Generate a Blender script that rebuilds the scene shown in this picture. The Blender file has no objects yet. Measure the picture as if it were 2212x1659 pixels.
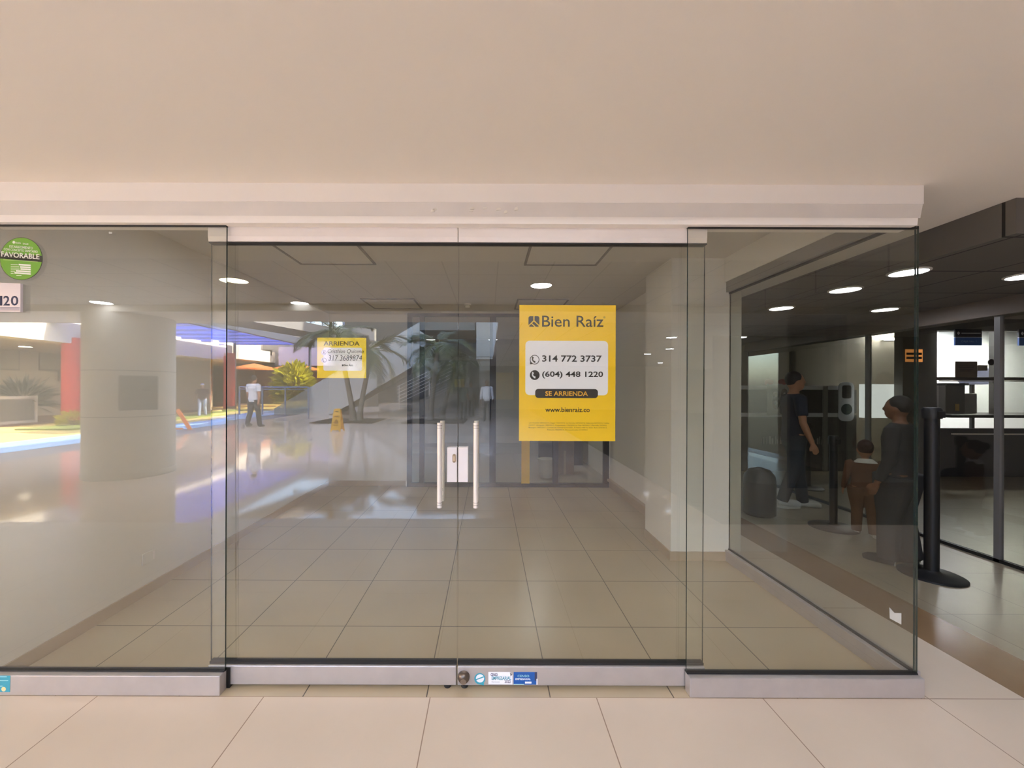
import bpy, bmesh, math, random
from mathutils import Vector, Matrix
random.seed(7)
PI = math.pi
SC = bpy.context.scene
COL = SC.collection

# ------------------------------------------------------------------ camera, sky, sun, exposure
F, VX, VY, H, D = 862.0, 1055.0, 841.0, 1.493, 1.97     # focal length in pixels, vanishing point, eye height, distance to the glass
ROLL = 0.0035
cd = bpy.data.cameras.new('camera'); cam = bpy.data.objects.new('camera', cd); COL.objects.link(cam)
cd.sensor_width = 36.0; cd.sensor_fit = 'HORIZONTAL'
cd.lens = F / 2212 * 36.0
cd.shift_x = (1106 - VX) / 2212; cd.shift_y = (VY - 829.5) / 2212
cd.clip_start = 0.05; cd.clip_end = 300
cam.location = (0, -D, H)
cam.rotation_euler = (Matrix.Rotation(PI / 2, 3, 'X') @ Matrix.Rotation(ROLL, 3, 'Z')).to_euler()
SC.camera = cam

w = bpy.data.worlds.new('sky'); SC.world = w; w.use_nodes = True
wn = w.node_tree; bgn = wn.nodes['Background']
sky = wn.nodes.new('ShaderNodeTexSky'); sky.sky_type = 'NISHITA'; sky.sun_disc = False
sky.sun_elevation = math.radians(50); sky.sun_rotation = math.radians(90); sky.air_density = 1.0; sky.dust_density = 3.0; sky.ozone_density = 1.0
wn.links.new(sky.outputs[0], bgn.inputs[0]); bgn.inputs[1].default_value = 1.7

sl = bpy.data.lights.new('sun', 'SUN'); sl.energy = 23; sl.angle = 0.009; sl.color = (1, .93, .80)
sun = bpy.data.objects.new('sun', sl); COL.objects.link(sun)
sun.rotation_euler = Vector((-.70, .12, -.74)).to_track_quat('-Z', 'Y').to_euler()

vs = SC.view_settings
vs.view_transform = 'Standard'; vs.look = 'None'; vs.exposure = 0.9; vs.gamma = 1.0; vs.use_curve_mapping = False
cy = SC.cycles
cy.max_bounces = 8; cy.diffuse_bounces = 5; cy.glossy_bounces = 5; cy.transmission_bounces = 6; cy.transparent_max_bounces = 24
cy.caustics_reflective = True; cy.caustics_refractive = False; cy.sample_clamp_indirect = 6.0; cy.blur_glossy = 0.3

# ------------------------------------------------------------------ pixel helpers (lay out real geometry at its real distance)
def P(px, py, d):
    x = px + (py - VY) * ROLL; y = py - (px - VX) * ROLL
    return Vector(((x - VX) / F * d, d - D, H - (y - VY) / F * d))
def Q(px, py, d, hor=834.0):          # a thing seen in the glass: it stands behind the photographer, at the mirrored place
    y = py - (px - VX) * ROLL
    return Vector(((px - VX) / F * d, -(d - D), H - (y - hor) / F * d))

# ------------------------------------------------------------------ materials
def nodes(m): return m.node_tree.nodes, m.node_tree.links
def lin(c):
    return tuple((v / 12.92 if v <= .04045 else ((v + .055) / 1.055) ** 2.4) for v in (c[0] / 255, c[1] / 255, c[2] / 255))
MC = {}
def mat(name, rgb, rough=.6, metal=0., var=.06, scale=8., bump=0., spec=.5, emit=None, estr=0., coat=0., trans=0.):
    if name in MC: return MC[name]
    m = bpy.data.materials.new(name); m.use_nodes = True; MC[name] = m
    N, L = nodes(m); b = N['Principled BSDF']
    c = lin(rgb) if max(rgb) > 1.0 else rgb
    tc = N.new('ShaderNodeTexCoord'); no = N.new('ShaderNodeTexNoise'); no.inputs['Scale'].default_value = scale; no.inputs['Detail'].default_value = 5
    L.new(tc.outputs['Object'], no.inputs['Vector'])
    mx = N.new('ShaderNodeMix'); mx.data_type = 'RGBA'
    mx.inputs[6].default_value = tuple(v * (1 - var) for v in c) + (1,); mx.inputs[7].default_value = tuple(min(1, v * (1 + var)) for v in c) + (1,)
    L.new(no.outputs['Fac'], mx.inputs[0]); L.new(mx.outputs[2], b.inputs['Base Color'])
    b.inputs['Roughness'].default_value = rough; b.inputs['Metallic'].default_value = metal; b.inputs['Specular IOR Level'].default_value = spec
    b.inputs['Coat Weight'].default_value = coat
    if trans:
        b.inputs['Transmission Weight'].default_value = trans
    if bump:
        bp = N.new('ShaderNodeBump'); bp.inputs['Strength'].default_value = bump; bp.inputs['Distance'].default_value = .01
        L.new(no.outputs['Fac'], bp.inputs['Height']); L.new(bp.outputs[0], b.inputs['Normal'])
    if emit:
        b.inputs['Emission Color'].default_value = tuple(lin(emit) if max(emit) > 1 else emit) + (1,); b.inputs['Emission Strength'].default_value = estr
    return m
def tile_mat(name, rgb, grout, wdt, dpt, ox, oy, mortar=.004, rough=.2, var=.05, spec=.5, bump=0.3, ang=0., stain=0.0):
    m = bpy.data.materials.new(name); m.use_nodes = True; MC[name] = m
    N, L = nodes(m); b = N['Principled BSDF']
    tc = N.new('ShaderNodeTexCoord'); mp = N.new('ShaderNodeMapping'); mp.inputs['Location'].default_value = (-ox, -oy, 0)
    br = N.new('ShaderNodeTexBrick'); br.offset = 0; br.squash = 1
    br.inputs['Scale'].default_value = 1; br.inputs['Brick Width'].default_value = wdt; br.inputs['Row Height'].default_value = dpt
    br.inputs['Mortar Size'].default_value = mortar / 2; br.inputs['Mortar Smooth'].default_value = .1
    c = lin(rgb); g = lin(grout)
    br.inputs['Color1'].default_value = tuple(v * (1 - var) for v in c) + (1,); br.inputs['Color2'].default_value = tuple(v * (1 + var) for v in c) + (1,); br.inputs['Mortar'].default_value = g + (1,)
    L.new(tc.outputs['Object'], mp.inputs[0]); L.new(mp.outputs[0], br.inputs['Vector'])
    no = N.new('ShaderNodeTexNoise'); no.inputs['Scale'].default_value = 1.7; no.inputs['Detail'].default_value = 6; L.new(tc.outputs['Object'], no.inputs['Vector'])
    mr = N.new('ShaderNodeMapRange'); mr.inputs[1].default_value = .3; mr.inputs[2].default_value = .7; mr.inputs[3].default_value = 1 - stain; mr.inputs[4].default_value = 1 + stain * .4
    L.new(no.outputs['Fac'], mr.inputs[0])
    mu = N.new('ShaderNodeMix'); mu.data_type = 'RGBA'; mu.blend_type = 'MULTIPLY'; mu.inputs[0].default_value = 1
    L.new(br.outputs['Color'], mu.inputs[6]); L.new(mr.outputs[0], mu.inputs[7]); L.new(mu.outputs[2], b.inputs['Base Color'])
    b.inputs['Roughness'].default_value = rough; b.inputs['Specular IOR Level'].default_value = spec
    if bump:
        bp = N.new('ShaderNodeBump'); bp.inputs['Strength'].default_value = bump; bp.inputs['Distance'].default_value = .002; bp.invert = True
        L.new(br.outputs['Fac'], bp.inputs['Height']); L.new(bp.outputs[0], b.inputs['Normal'])
    return m
def glass_mat(name, tint, r0):
    m = bpy.data.materials.new(name); m.use_nodes = True; MC[name] = m
    N, L = nodes(m); N.remove(N['Principled BSDF']); out = N['Material Output']
    ge = N.new('ShaderNodeNewGeometry'); dt = N.new('ShaderNodeVectorMath'); dt.operation = 'DOT_PRODUCT'
    L.new(ge.outputs['Normal'], dt.inputs[0]); L.new(ge.outputs['Incoming'], dt.inputs[1])
    ab = N.new('ShaderNodeMath'); ab.operation = 'ABSOLUTE'; L.new(dt.outputs['Value'], ab.inputs[0])
    s1 = N.new('ShaderNodeMath'); s1.operation = 'SUBTRACT'; s1.inputs[0].default_value = 1; L.new(ab.outputs[0], s1.inputs[1])
    pw = N.new('ShaderNodeMath'); pw.operation = 'POWER'; pw.inputs[1].default_value = 5; L.new(s1.outputs[0], pw.inputs[0])
    ml = N.new('ShaderNodeMath'); ml.operation = 'MULTIPLY_ADD'; ml.inputs[1].default_value = 1 - r0; ml.inputs[2].default_value = r0; L.new(pw.outputs[0], ml.inputs[0])
    tr = N.new('ShaderNodeBsdfTransparent'); tr.inputs[0].default_value = tint + (1,)
    gl = N.new('ShaderNodeBsdfGlossy'); gl.inputs['Roughness'].default_value = 0; gl.inputs[0].default_value = (1, 1, 1, 1)
    mx = N.new('ShaderNodeMixShader'); L.new(ml.outputs[0], mx.inputs[0]); L.new(tr.outputs[0], mx.inputs[1]); L.new(gl.outputs[0], mx.inputs[2])
    L.new(mx.outputs[0], out.inputs[0])
    return m
def emit_mat(name, rgb, s):
    if name in MC: return MC[name]
    m = bpy.data.materials.new(name); m.use_nodes = True; MC[name] = m
    N, L = nodes(m); N.remove(N['Principled BSDF']); e = N.new('ShaderNodeEmission')
    e.inputs[0].default_value = tuple(lin(rgb)) + (1,); e.inputs[1].default_value = s
    L.new(e.outputs[0], N['Material Output'].inputs[0]); return m

GLASS = glass_mat('shopfront_glass', (.965, .972, .95), .076)
GLASS_SIDE = glass_mat('side_glass', (.80, .81, .78), .030)
GLASS_BACK = glass_mat('back_glass', (.80, .81, .79), .045)
EDGE = mat('glass_edge', (38, 52, 46), .2)
SEAL = mat('black_seal', (30, 27, 25), .6)
WHITE_PAINT = mat('white_paint', (226, 220, 208), .75, var=.03, scale=1.5)
INNER_PAINT = mat('inner_wall_paint', (222, 216, 204), .7, var=.03, scale=1.2)
SOFFIT = mat('soffit_paint', (244, 235, 222), .85, var=.02, scale=.8)
HEADER = mat('header_paint', (246, 238, 228), .6, var=.03, scale=2)
HEADER_DUSTY = mat('dusty_header', (224, 216, 206), .55, var=.10, scale=5)
ALU = mat('brushed_aluminium', (196, 188, 184), .38, .55, var=.10, scale=14)
ALU_LIGHT = mat('white_aluminium', (232, 222, 214), .45, .1, var=.05, scale=9)
STEEL = mat('satin_steel', (236, 228, 220), .35, .30, var=.04, scale=20)
DARKSTEEL = mat('worn_steel', (120, 108, 98), .35, .9, var=.2, scale=40)
BLACK = mat('black_metal', (26, 25, 25), .45, .2)
SKIRT = mat('tan_skirting_tile', (176, 156, 130), .3, var=.08, scale=6)
YELLOW = mat('yellow_print', (255, 211, 8), .55, var=.015, scale=4)
YELLOW_PALE = mat('pale_yellow_print', (248, 220, 40), .55, var=.04, scale=12)
PAPER = mat('white_print', (250, 248, 252), .6, var=.015)
INK = mat('black_ink', (52, 46, 40), .6, var=.03)
INK_SOFT = mat('brown_ink', (110, 88, 20), .6, var=.03)
CEIL_IN = mat('inner_ceiling', (200, 194, 182), .8, var=.03, scale=1)

# ------------------------------------------------------------------ mesh helpers
def translucent(name, rgb):
    m = mat(name, rgb, .4); N, L = nodes(m); b = N['Principled BSDF']; tl = N.new('ShaderNodeBsdfTranslucent'); tl.inputs[0].default_value = tuple(lin(rgb)) + (1,)
    mx = N.new('ShaderNodeMixShader'); mx.inputs[0].default_value = .7; L.new(b.outputs[0], mx.inputs[1]); L.new(tl.outputs[0], mx.inputs[2]); L.new(mx.outputs[0], N['Material Output'].inputs[0]); return m
class B:
    def __init__(s): s.v = []; s.f = []; s.m = []
    def add(s, vs, fs, mi=0):
        o = len(s.v); s.v += [tuple(v) for v in vs]; s.f += [tuple(i + o for i in f) for f in fs]; s.m += [mi] * len(fs); return s
    def box(s, x0, x1, y0, y1, z0, z1, mi=0):
        vs = [(x, y, z) for z in (z0, z1) for y in (y0, y1) for x in (x0, x1)]
        return s.add(vs, [(0, 2, 3, 1), (4, 5, 7, 6), (0, 1, 5, 4), (2, 6, 7, 3), (0, 4, 6, 2), (1, 3, 7, 5)], mi)
    def prism(s, poly, ax, a0, a1, mi=0):       # poly in the plane across axis ax
        n = len(poly); mk = {'x': lambda p, a: (a, p[0], p[1]), 'y': lambda p, a: (p[0], a, p[1]), 'z': lambda p, a: (p[0], p[1], a)}[ax]
        vs = [mk(p, a0) for p in poly] + [mk(p, a1) for p in poly]
        return s.add(vs, [tuple(range(n))[::-1], tuple(range(n, 2 * n))] + [(i, (i + 1) % n, n + (i + 1) % n, n + i) for i in range(n)], mi)
    def tube(s, pts, rad, n=12, mi=0, cap=True, ell=None):
        pts = [Vector(p) for p in pts]; rad = rad if isinstance(rad, (list, tuple)) else [rad] * len(pts)
        vs = []; up = None
        for i, p in enumerate(pts):
            t = (pts[min(i + 1, len(pts) - 1)] - pts[max(i - 1, 0)]).normalized()
            if up is None:
                up = Vector((0, 1, 0)) if abs(t.y) < .9 else Vector((1, 0, 0))
            a = (t.cross(up)).normalized(); b_ = a.cross(t).normalized(); up = b_
            r = rad[i]; ra, rb = (r if isinstance(r, (list, tuple)) else (r, r))
            vs += [p + a * math.cos(2 * PI * k / n) * ra + b_ * math.sin(2 * PI * k / n) * rb for k in range(n)]
        fs = [(i * n + k, i * n + (k + 1) % n, (i + 1) * n + (k + 1) % n, (i + 1) * n + k) for i in range(len(pts) - 1) for k in range(n)]
        if cap: fs += [tuple(range(n))[::-1], tuple(range((len(pts) - 1) * n, len(pts) * n))]
        return s.add(vs, fs, mi)
    def lathe(s, prof, n=32, cx=0, cy_=0, mi=0):
        vs = [(cx + r * math.cos(2 * PI * k / n), cy_ + r * math.sin(2 * PI * k / n), z) for r, z in prof for k in range(n)]
        fs = [(i * n + k, i * n + (k + 1) % n, (i + 1) * n + (k + 1) % n, (i + 1) * n + k) for i in range(len(prof) - 1) for k in range(n)]
        fs += [tuple(range(n))[::-1], tuple(range((len(prof) - 1) * n, len(prof) * n))]
        return s.add(vs, fs, mi)
    def ball(s, c, r, nu=20, nv=12, mi=0):
        r = r if isinstance(r, (list, tuple)) else (r, r, r); vs = [(c[0], c[1], c[2] - r[2])]
        for j in range(1, nv):
            a = -PI / 2 + PI * j / nv
            vs += [(c[0] + r[0] * math.cos(a) * math.cos(2 * PI * k / nu), c[1] + r[1] * math.cos(a) * math.sin(2 * PI * k / nu), c[2] + r[2] * math.sin(a)) for k in range(nu)]
        vs.append((c[0], c[1], c[2] + r[2])); t = len(vs) - 1
        fs = [(0, 1 + (k + 1) % nu, 1 + k) for k in range(nu)]
        for j in range(nv - 2):
            fs += [(1 + j * nu + k, 1 + j * nu + (k + 1) % nu, 1 + (j + 1) * nu + (k + 1) % nu, 1 + (j + 1) * nu + k) for k in range(nu)]
        fs += [(t, 1 + (nv - 2) * nu + k, 1 + (nv - 2) * nu + (k + 1) % nu) for k in range(nu)]
        return s.add(vs, fs, mi)
    def mesh(s, name):
        me = bpy.data.meshes.new(name); me.from_pydata(s.v, [], s.f); me.polygons.foreach_set('material_index', s.m); me.update(); return me

def obj(name, b, ms, parent=None, loc=(0, 0, 0), smooth=False, bevel=0., kind=None):
    me = b.mesh(name) if isinstance(b, B) else b
    for m in (ms if isinstance(ms, (list, tuple)) else [ms]):
        me.materials.append(m)
    o = bpy.data.objects.new(name, me); COL.objects.link(o); o.location = loc
    if parent: o.parent = parent
    if smooth:
        me.polygons.foreach_set('use_smooth', [True] * len(me.polygons)); me.update()
        if hasattr(me, 'set_sharp_from_angle'): me.set_sharp_from_angle(angle=math.radians(40))
    if bevel:
        md = o.modifiers.new('bevel', 'BEVEL'); md.width = bevel; md.segments = 2; md.limit_method = 'ANGLE'
    if kind: o['kind'] = kind
    return o
def tag(o, label, cat, group=None, kind=None):
    o['label'] = label; o['category'] = cat
    if group: o['group'] = group
    if kind: o['kind'] = kind
    return o
def thing(name, label, cat, loc=(0, 0, 0), rz=0., group=None):
    o = bpy.data.objects.new(name, None); COL.objects.link(o); o.empty_display_size = .1
    o.location = loc; o.rotation_euler = (0, 0, rz)
    return tag(o, label, cat, group)
def struct(name, b, m, parent=None, label=None, **k):
    o = obj(name, b, m, parent, **k)
    if parent is None: o['kind'] = 'structure'
    if label: o['label'] = label
    return o
def group_root(name, label=None):
    o = bpy.data.objects.new(name, None); COL.objects.link(o); o['kind'] = 'structure'
    if label: o['label'] = label
    return o
def copy_tree(src, loc, rz=0., label=None):
    r = src.copy(); COL.objects.link(r); r.location = loc; r.rotation_euler = (0, 0, rz)
    if label: r['label'] = label
    for c in list(src.children):
        k = c.copy(); COL.objects.link(k); k.parent = r
        for g in c.children:
            h = g.copy(); COL.objects.link(h); h.parent = k
    return r
def evaluated(o):
    dg = bpy.context.evaluated_depsgraph_get(); dg.update()
    return bpy.data.meshes.new_from_object(o.evaluated_get(dg))
def text_mesh(s, bold=0., ext=.0, shear=0., align='LEFT', res=3):
    c = bpy.data.curves.new('t', 'FONT'); c.body = s; c.size = 1; c.offset = bold; c.extrude = 0; c.shear = shear; c.resolution_u = res; c.align_x = align; c.space_line = .95
    o = bpy.data.objects.new('t', c); COL.objects.link(o)
    me = evaluated(o); bpy.data.objects.remove(o); bpy.data.curves.remove(c)
    return me
def fit_text(name, s, box, m, parent, y, bold=0., shear=0., mirror=False, thick=.0003):
    """lettering in the X-Z plane facing -Y, filling box = (x0, x1, z0, z1), its front at y"""
    me = text_mesh(s, bold, shear=shear)
    xs = [v.co.x for v in me.vertices]; ys = [v.co.y for v in me.vertices]
    x0, x1, y0, y1 = min(xs), max(xs), min(ys), max(ys)
    for v in me.vertices:
        u = (v.co.x - x0) / (x1 - x0); t = (v.co.y - y0) / (y1 - y0)
        if mirror: u = 1 - u
        v.co = (box[0] + u * (box[1] - box[0]), y, box[2] + t * (box[3] - box[2]))
    me.name = name
    o = obj(name, me, m, parent)
    if thick:
        md = o.modifiers.new('t', 'SOLIDIFY'); md.thickness = thick; md.offset = -1 if not mirror else 1
    return o
def rrect(x0, x1, z0, z1, r, n=6):
    p = []
    for cx, cz, a in ((x1 - r, z1 - r, 0), (x0 + r, z1 - r, PI / 2), (x0 + r, z0 + r, PI), (x1 - r, z0 + r, 3 * PI / 2)):
        p += [(cx + r * math.cos(a + PI / 2 * k / n), cz + r * math.sin(a + PI / 2 * k / n)) for k in range(n + 1)]
    return p
def disc_poly(cx, cz, r, n=32): return [(cx + r * math.cos(2 * PI * k / n), cz + r * math.sin(2 * PI * k / n)) for k in range(n)]

# ================================================================== THE SETTING: shop shell
ZS = 2.482           # soffit over the walkway
ZI = 2.650           # ceiling in the shop
ZB = 2.300           # dark ceiling in the bank
ZC = 2.830           # ceiling of the walkway behind the photographer
XL, XR, YB = -2.47, 1.867, 4.20
XG = 2.118           # side glass
YP = 1.53            # face of the white pier at the right
FL_IN = tile_mat('inner_floor_tile', (184, 167, 138), (88, 78, 65), .6, .6, .305, .54, .006, .30, .02, stain=.10)
FL_OUT = tile_mat('walkway_floor_tile', (212, 194, 174), (150, 125, 104), .806, .806, -.277, -.035, .005, .42, .02, stain=.06)
FL_PLZ = tile_mat('plaza_floor_tile', (226, 204, 186), (150, 125, 104), .806, .806, -.277, -.035, .005, .06, .02, stain=.06)
FL_BANK = tile_mat('bank_floor_tile', (150, 138, 116), (104, 95, 80), .6, .6, .1, .1, .005, .30, .03, stain=.15)
struct('floor_shop', B().box(XL - .1, XG, -.035, YB, -.10, 0), FL_IN, label='olive beige square tile floor of the empty shop')
struct('floor_walkway', B().box(-9.8, 2.61, -2.46, -.035, -.12, 0), FL_OUT, label='beige tile floor of the walkway in front of the glass')
struct('floor_plaza', B().box(-9.8, 2.61, -46, -2.46, -.12, 0), FL_PLZ, label='polished beige tile floor of the plaza behind the photographer')
struct('floor_walkway_right', B().box(2.61, 14, -2.46, -.035, -.12, 0), FL_OUT, label='beige floor to the right of the shop')
struct('floor_wing', B().box(2.61, 14, -24, -2.46, -.12, 0), tile_mat('wing_floor_darkened', (104, 94, 84), (70, 62, 54), .806, .806, -.277, -.035, .005, .2, .02), label='tile floor of the right wing behind the photographer, darkened against haze in the glass')  # tile colour darkened to weaken the haze mirrored in the right pane
struct('floor_side_strip', B().box(XG, 2.61, -.035, 9, -.12, 0), FL_OUT, label='pale beige floor beside the side glass')
struct('floor_band', B().box(2.61, 2.97, -.035, 9, -.12, .0), mat('brown_floor_band', (140, 112, 82), .22, var=.12, scale=4), label='brown tile band across the floor by the bank')
struct('floor_bank', B().box(2.97, 14, -.035, 9, -.12, 0), FL_BANK, label='shiny grey beige floor of the bank queue')

struct('ceiling_soffit', B().box(-14, 14, -1.06, .07, ZS, ZS + .44).box(XG - .04, 2.695, .07, 9, ZS, ZS + .30), SOFFIT, label='plain warm beige soffit above the shop front')
struct('ceiling_shop', B().box(XL - .1, XG - .04, .07, YB + 3.2, ZI, ZI + .12), CEIL_IN, label='plain grey white ceiling of the empty shop')
struct('wall_left', B().box(XL - .14, XL, -.03, YB, 0, ZI), INNER_PAINT, label='white inner wall at the left')
struct('wall_right', B().box(XR, XR + .12, 2.10, YB, 0, ZI), INNER_PAINT, label='white inner wall at the right behind the pier')
struct('wall_pier', B().box(1.604, XG + .10, YP, 2.10, 0, ZI).box(XR + .12, XG + .10, 2.1, YB + 3, 0, ZI), INNER_PAINT, label='white pier at the end of the side glass')
struct('wall_back', B().box(XL, -1.225, YB, YB + .12, 0, ZI), INNER_PAINT, label='white back wall left of the black framed partition')
struct('baseboard_left', B().box(XL, XL + .012, 0, YB, 0, .075), SKIRT)
struct('baseboard_right', B().box(XR - .012, XR, 2.10, YB, 0, .08).box(XR - .05, XR, 2.10, YB, .10, .135), SKIRT)
struct('baseboard_back', B().box(XL, -1.225, YB - .012, YB, 0, .075), SKIRT)
struct('baseboard_pier', B().box(1.592, XG - .02, YP - .012, YP, 0, .078).box(1.592, 1.604, YP, 2.1, 0, .078), SKIRT)
struct('ceiling_bulkhead', B().box(XG - .05, XG - .04, .07, YP, 2.44, ZI), INNER_PAINT, label='white drop above the side glass')

# header over the glass: board, dusty slanting band, light lower lip
zt, z1, z2, z3 = ZS, 2.393, 2.330, 2.297
XHE = 2.092
struct('trim_1', B().prism([(-.05, z1), (.10, z1), (.10, zt), (-.05, zt)], 'x', XL - 1.2, XHE), HEADER, label='bright plaster strip along the top of the shop front')
struct('trim_2', B().prism([(-.048, z1), (-.036, z2), (.08, z2), (.08, z1)], 'x', XL - 1.2, XHE - .002), HEADER_DUSTY, label='dusty grey header band with glue marks')
struct('trim_3', B().prism([(-.036, z2), (-.032, z3), (.06, z3), (.06, z2)], 'x', XL - 1.2, XHE - .012), HEADER, label='light lower lip of the header above the panes')
rs = random.Random(3)
glue = B()
for px in (940, 1018, 1048, 1077, 1092, 1115, 935, 1020):
    p = P(px, 455 + rs.uniform(-5, 5), 1.93); a, c = rs.uniform(.004, .012), rs.uniform(.004, .010)
    glue.prism([(p.x - a, p.z - c), (p.x + a, p.z - c * .6), (p.x + a * .7, p.z + c), (p.x - a * .8, p.z + c * .5)], 'y', -.0462, -.040)
struct('trim_4', glue, mat('glue_marks', (238, 230, 216), .7), label='pale glue marks left on the header')

# ------------------------------------------------------------------ shop front panes and doors
def pane(name, x0, x1, y0, y1, z0, z1, m, parent):
    b = B().box(x0, x1, y0, y1, z0, z1, 0)
    thin_y = (y1 - y0) < (x1 - x0)
    # faces order: bottom, top, front(y0), back(y1), left(x0), right(x1)
    b.m = [1, 1, 0, 0, 1, 1] if thin_y else [1, 1, 1, 1, 0, 0]
    return obj(name, b, [m, EDGE], parent)
XA, XB = -1.296, .983
g = group_root('window_1', 'fixed glass pane at the left with green round sticker')
pane('glass_pane', XL, XA, 0, .010, .095, z3 + .01, GLASS, g)
obj('bottom_rail', B().box(XL - .1, XA - .002, -.035, .016, 0, .097), ALU, g, bevel=.003)
obj('seal', B().box(XL, XA, -.008, .018, .097, .104), SEAL, g)
obj('seal', B().box(XL, XA, -.004, .014, z3 - .004, z3 + .002), SEAL, g)
g = group_root('window_2', 'fixed glass pane at the right of the doors')
pane('glass_pane', XB, XG + .005, 0, .010, .095, z3 + .01, GLASS, g)
obj('bottom_rail', B().box(XB, XG + .004, -.035, .016, 0, .095), ALU, g, bevel=.003)
obj('seal', B().box(XB, XG, -.008, .018, .095, .102), SEAL, g)
obj('seal', B().box(XB, XG, -.004, .014, z3 - .004, z3 + .002), SEAL, g)
g = group_root('window_3', 'side glass pane running back towards the white pier')
pane('glass_pane', XG - .005, XG + .005, .012, YP, .095, 2.36, GLASS_SIDE, g)
obj('bottom_rail', B().box(XG - .04, XG + .04, .016, YP, 0, .095), ALU, g, bevel=.003)
obj('seal', B().box(XG - .010, XG + .010, .012, YP, .095, .102), SEAL, g)
obj('top_rail', B().box(XG - .035, XG + .035, .06, YP, 2.35, 2.482), mat('grey_channel', (150, 146, 138), .45, .3), g)
obj('seal', B().box(XG - .012, XG + .012, .06, YP, 2.338, 2.35), SEAL, g)

YD0, YD1 = .040, .050     # door glass
DX0, DXM, DX1 = -1.400, -.1525, 1.090
def door(name, x0, x1, label, flip):
    g = group_root(name, label)
    pane('glass_pane', x0 + .002, x1 - .002, YD0, YD1, .10, 2.30, GLASS, g)
    obj('bottom_rail', B().box(x0 + .003, x1 - .003, .018, .072, .012, .108), ALU, g, bevel=.004)
    obj('seal', B().box(x0 + .003, x1 - .003, .030, .060, .108, .120), SEAL, g)
    prof = [(.022, 2.226), (.068, 2.226), (.072, 2.25), (.072, 2.32), (.018, 2.32), (.018, 2.25)]
    obj('top_rail', B().prism(prof, 'x', x0, x1 - .002), ALU_LIGHT, g, bevel=.003)
    obj('seal', B().box(x0, x1, .026, .064, 2.220, 2.226), SEAL, g)
    # pull handle: outer bar, inner bar, two stand-offs, ring grooves
    hx = P(950 if flip else 1028, 1000, 1.965).x
    hd = obj('pull_handle', B().tube([(hx, -.015, .912), (hx, -.015, 1.328)], .0125, 20).tube([(hx, .105, .912), (hx, .105, 1.328)], .0125, 20), STEEL, g, smooth=True)
    for zz in (.972, 1.272):
        obj('standoff', B().tube([(hx, -.015, zz), (hx, .105, zz)], .008, 14).tube([(hx, .030, zz), (hx, .040, zz)], .014, 16).tube([(hx, .05, zz), (hx, .06, zz)], .014, 16), STEEL, hd, smooth=True)
    for zz in (.926, .938, 1.303, 1.315):
        obj('groove', B().tube([(hx, -.015, zz - .0008), (hx, -.015, zz + .0008)], .0127, 20), DARKSTEEL, hd)
    return g
dl = door('door_1', DX0, DXM, 'left sliding glass door leaf with long steel pull bar', True)
dr = door('door_2', DXM, DX1, 'right sliding glass door leaf behind the big yellow poster', False)
# the reflections in the doors sit a touch higher: the leaves lean very slightly
LP = mat('lock_plate_white', (236, 228, 226), .4, .1, var=.02)
a0, a1, a2, a3 = P(966, 966, 2.0), P(987.6, 1041, 2.0), P(989.6, 966, 2.0), P(1011, 1041, 2.0)
lp = obj('lock_case', B().box(a0.x, DXM - .003, .022, .068, a1.z, a0.z), LP, dl, bevel=.002)
c = P(981, 990, 1.99)
cyl = obj('lock_cylinder', B().prism([(c.x + .0085 * math.cos(t), c.z + .0085 * math.sin(t) + (.013 if math.sin(t) > 0 else -.013)) for t in [2 * PI * k / 24 for k in range(24)]], 'y', .014, .024), mat('brass_lock', (176, 152, 120), .3, .9), lp, bevel=.001)
obj('keyway', B().prism(rrect(c.x - .0045, c.x + .0045, c.z - .012, c.z + .012, .004), 'y', .010, .015), mat('dull_brass', (206, 182, 150), .35, .8), lp)
for s in (-1, 1): obj('screw', B().prism(disc_poly(c.x, c.z + s * .0175, .0028, 12), 'y', .012, .015), DARKSTEEL, lp)
obj('lock_case', B().box(DXM + .003, a3.x, .022, .068, a3.z, a2.z), LP, dr, bevel=.002)
c = P(1001.5, 1464, 1.985)
kn = obj('floor_lock', B().tube([(c.x, .018, c.z), (c.x, .008, c.z), (c.x, -.004, c.z), (c.x, -.010, c.z)], [.030, .0295, .024, .012], 32), DARKSTEEL, dr, smooth=True)
obj('keyhole_cap', B().tube([(c.x, -.006, c.z - .006), (c.x, -.013, c.z - .006)], [.015, .0145], 24), mat('keyhole_steel', (150, 138, 126), .3, .9), kn, smooth=True)
for px in (966, 1003):
    p = P(px, 1489, 1.99)
    obj('door_stop', B().lathe([(.016, 0), (.018, .004), (.016, .013)], 20, p.x, .03), SEAL, dl if px < 990 else dr)
# stacked cover where the left fixed rail meets the door track
obj('rail_end_cap', B().box(XA - .010, XA + .012, .012, .075, 0, .10), BLACK, dl)

# ------------------------------------------------------------------ posters and stickers on the glass
def rect_px(px0, py0, px1, py1, d):
    a = P(px0, py0, d); b_ = P(px1, py1, d); return (a.x, b_.x, b_.z, a.z)
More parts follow.
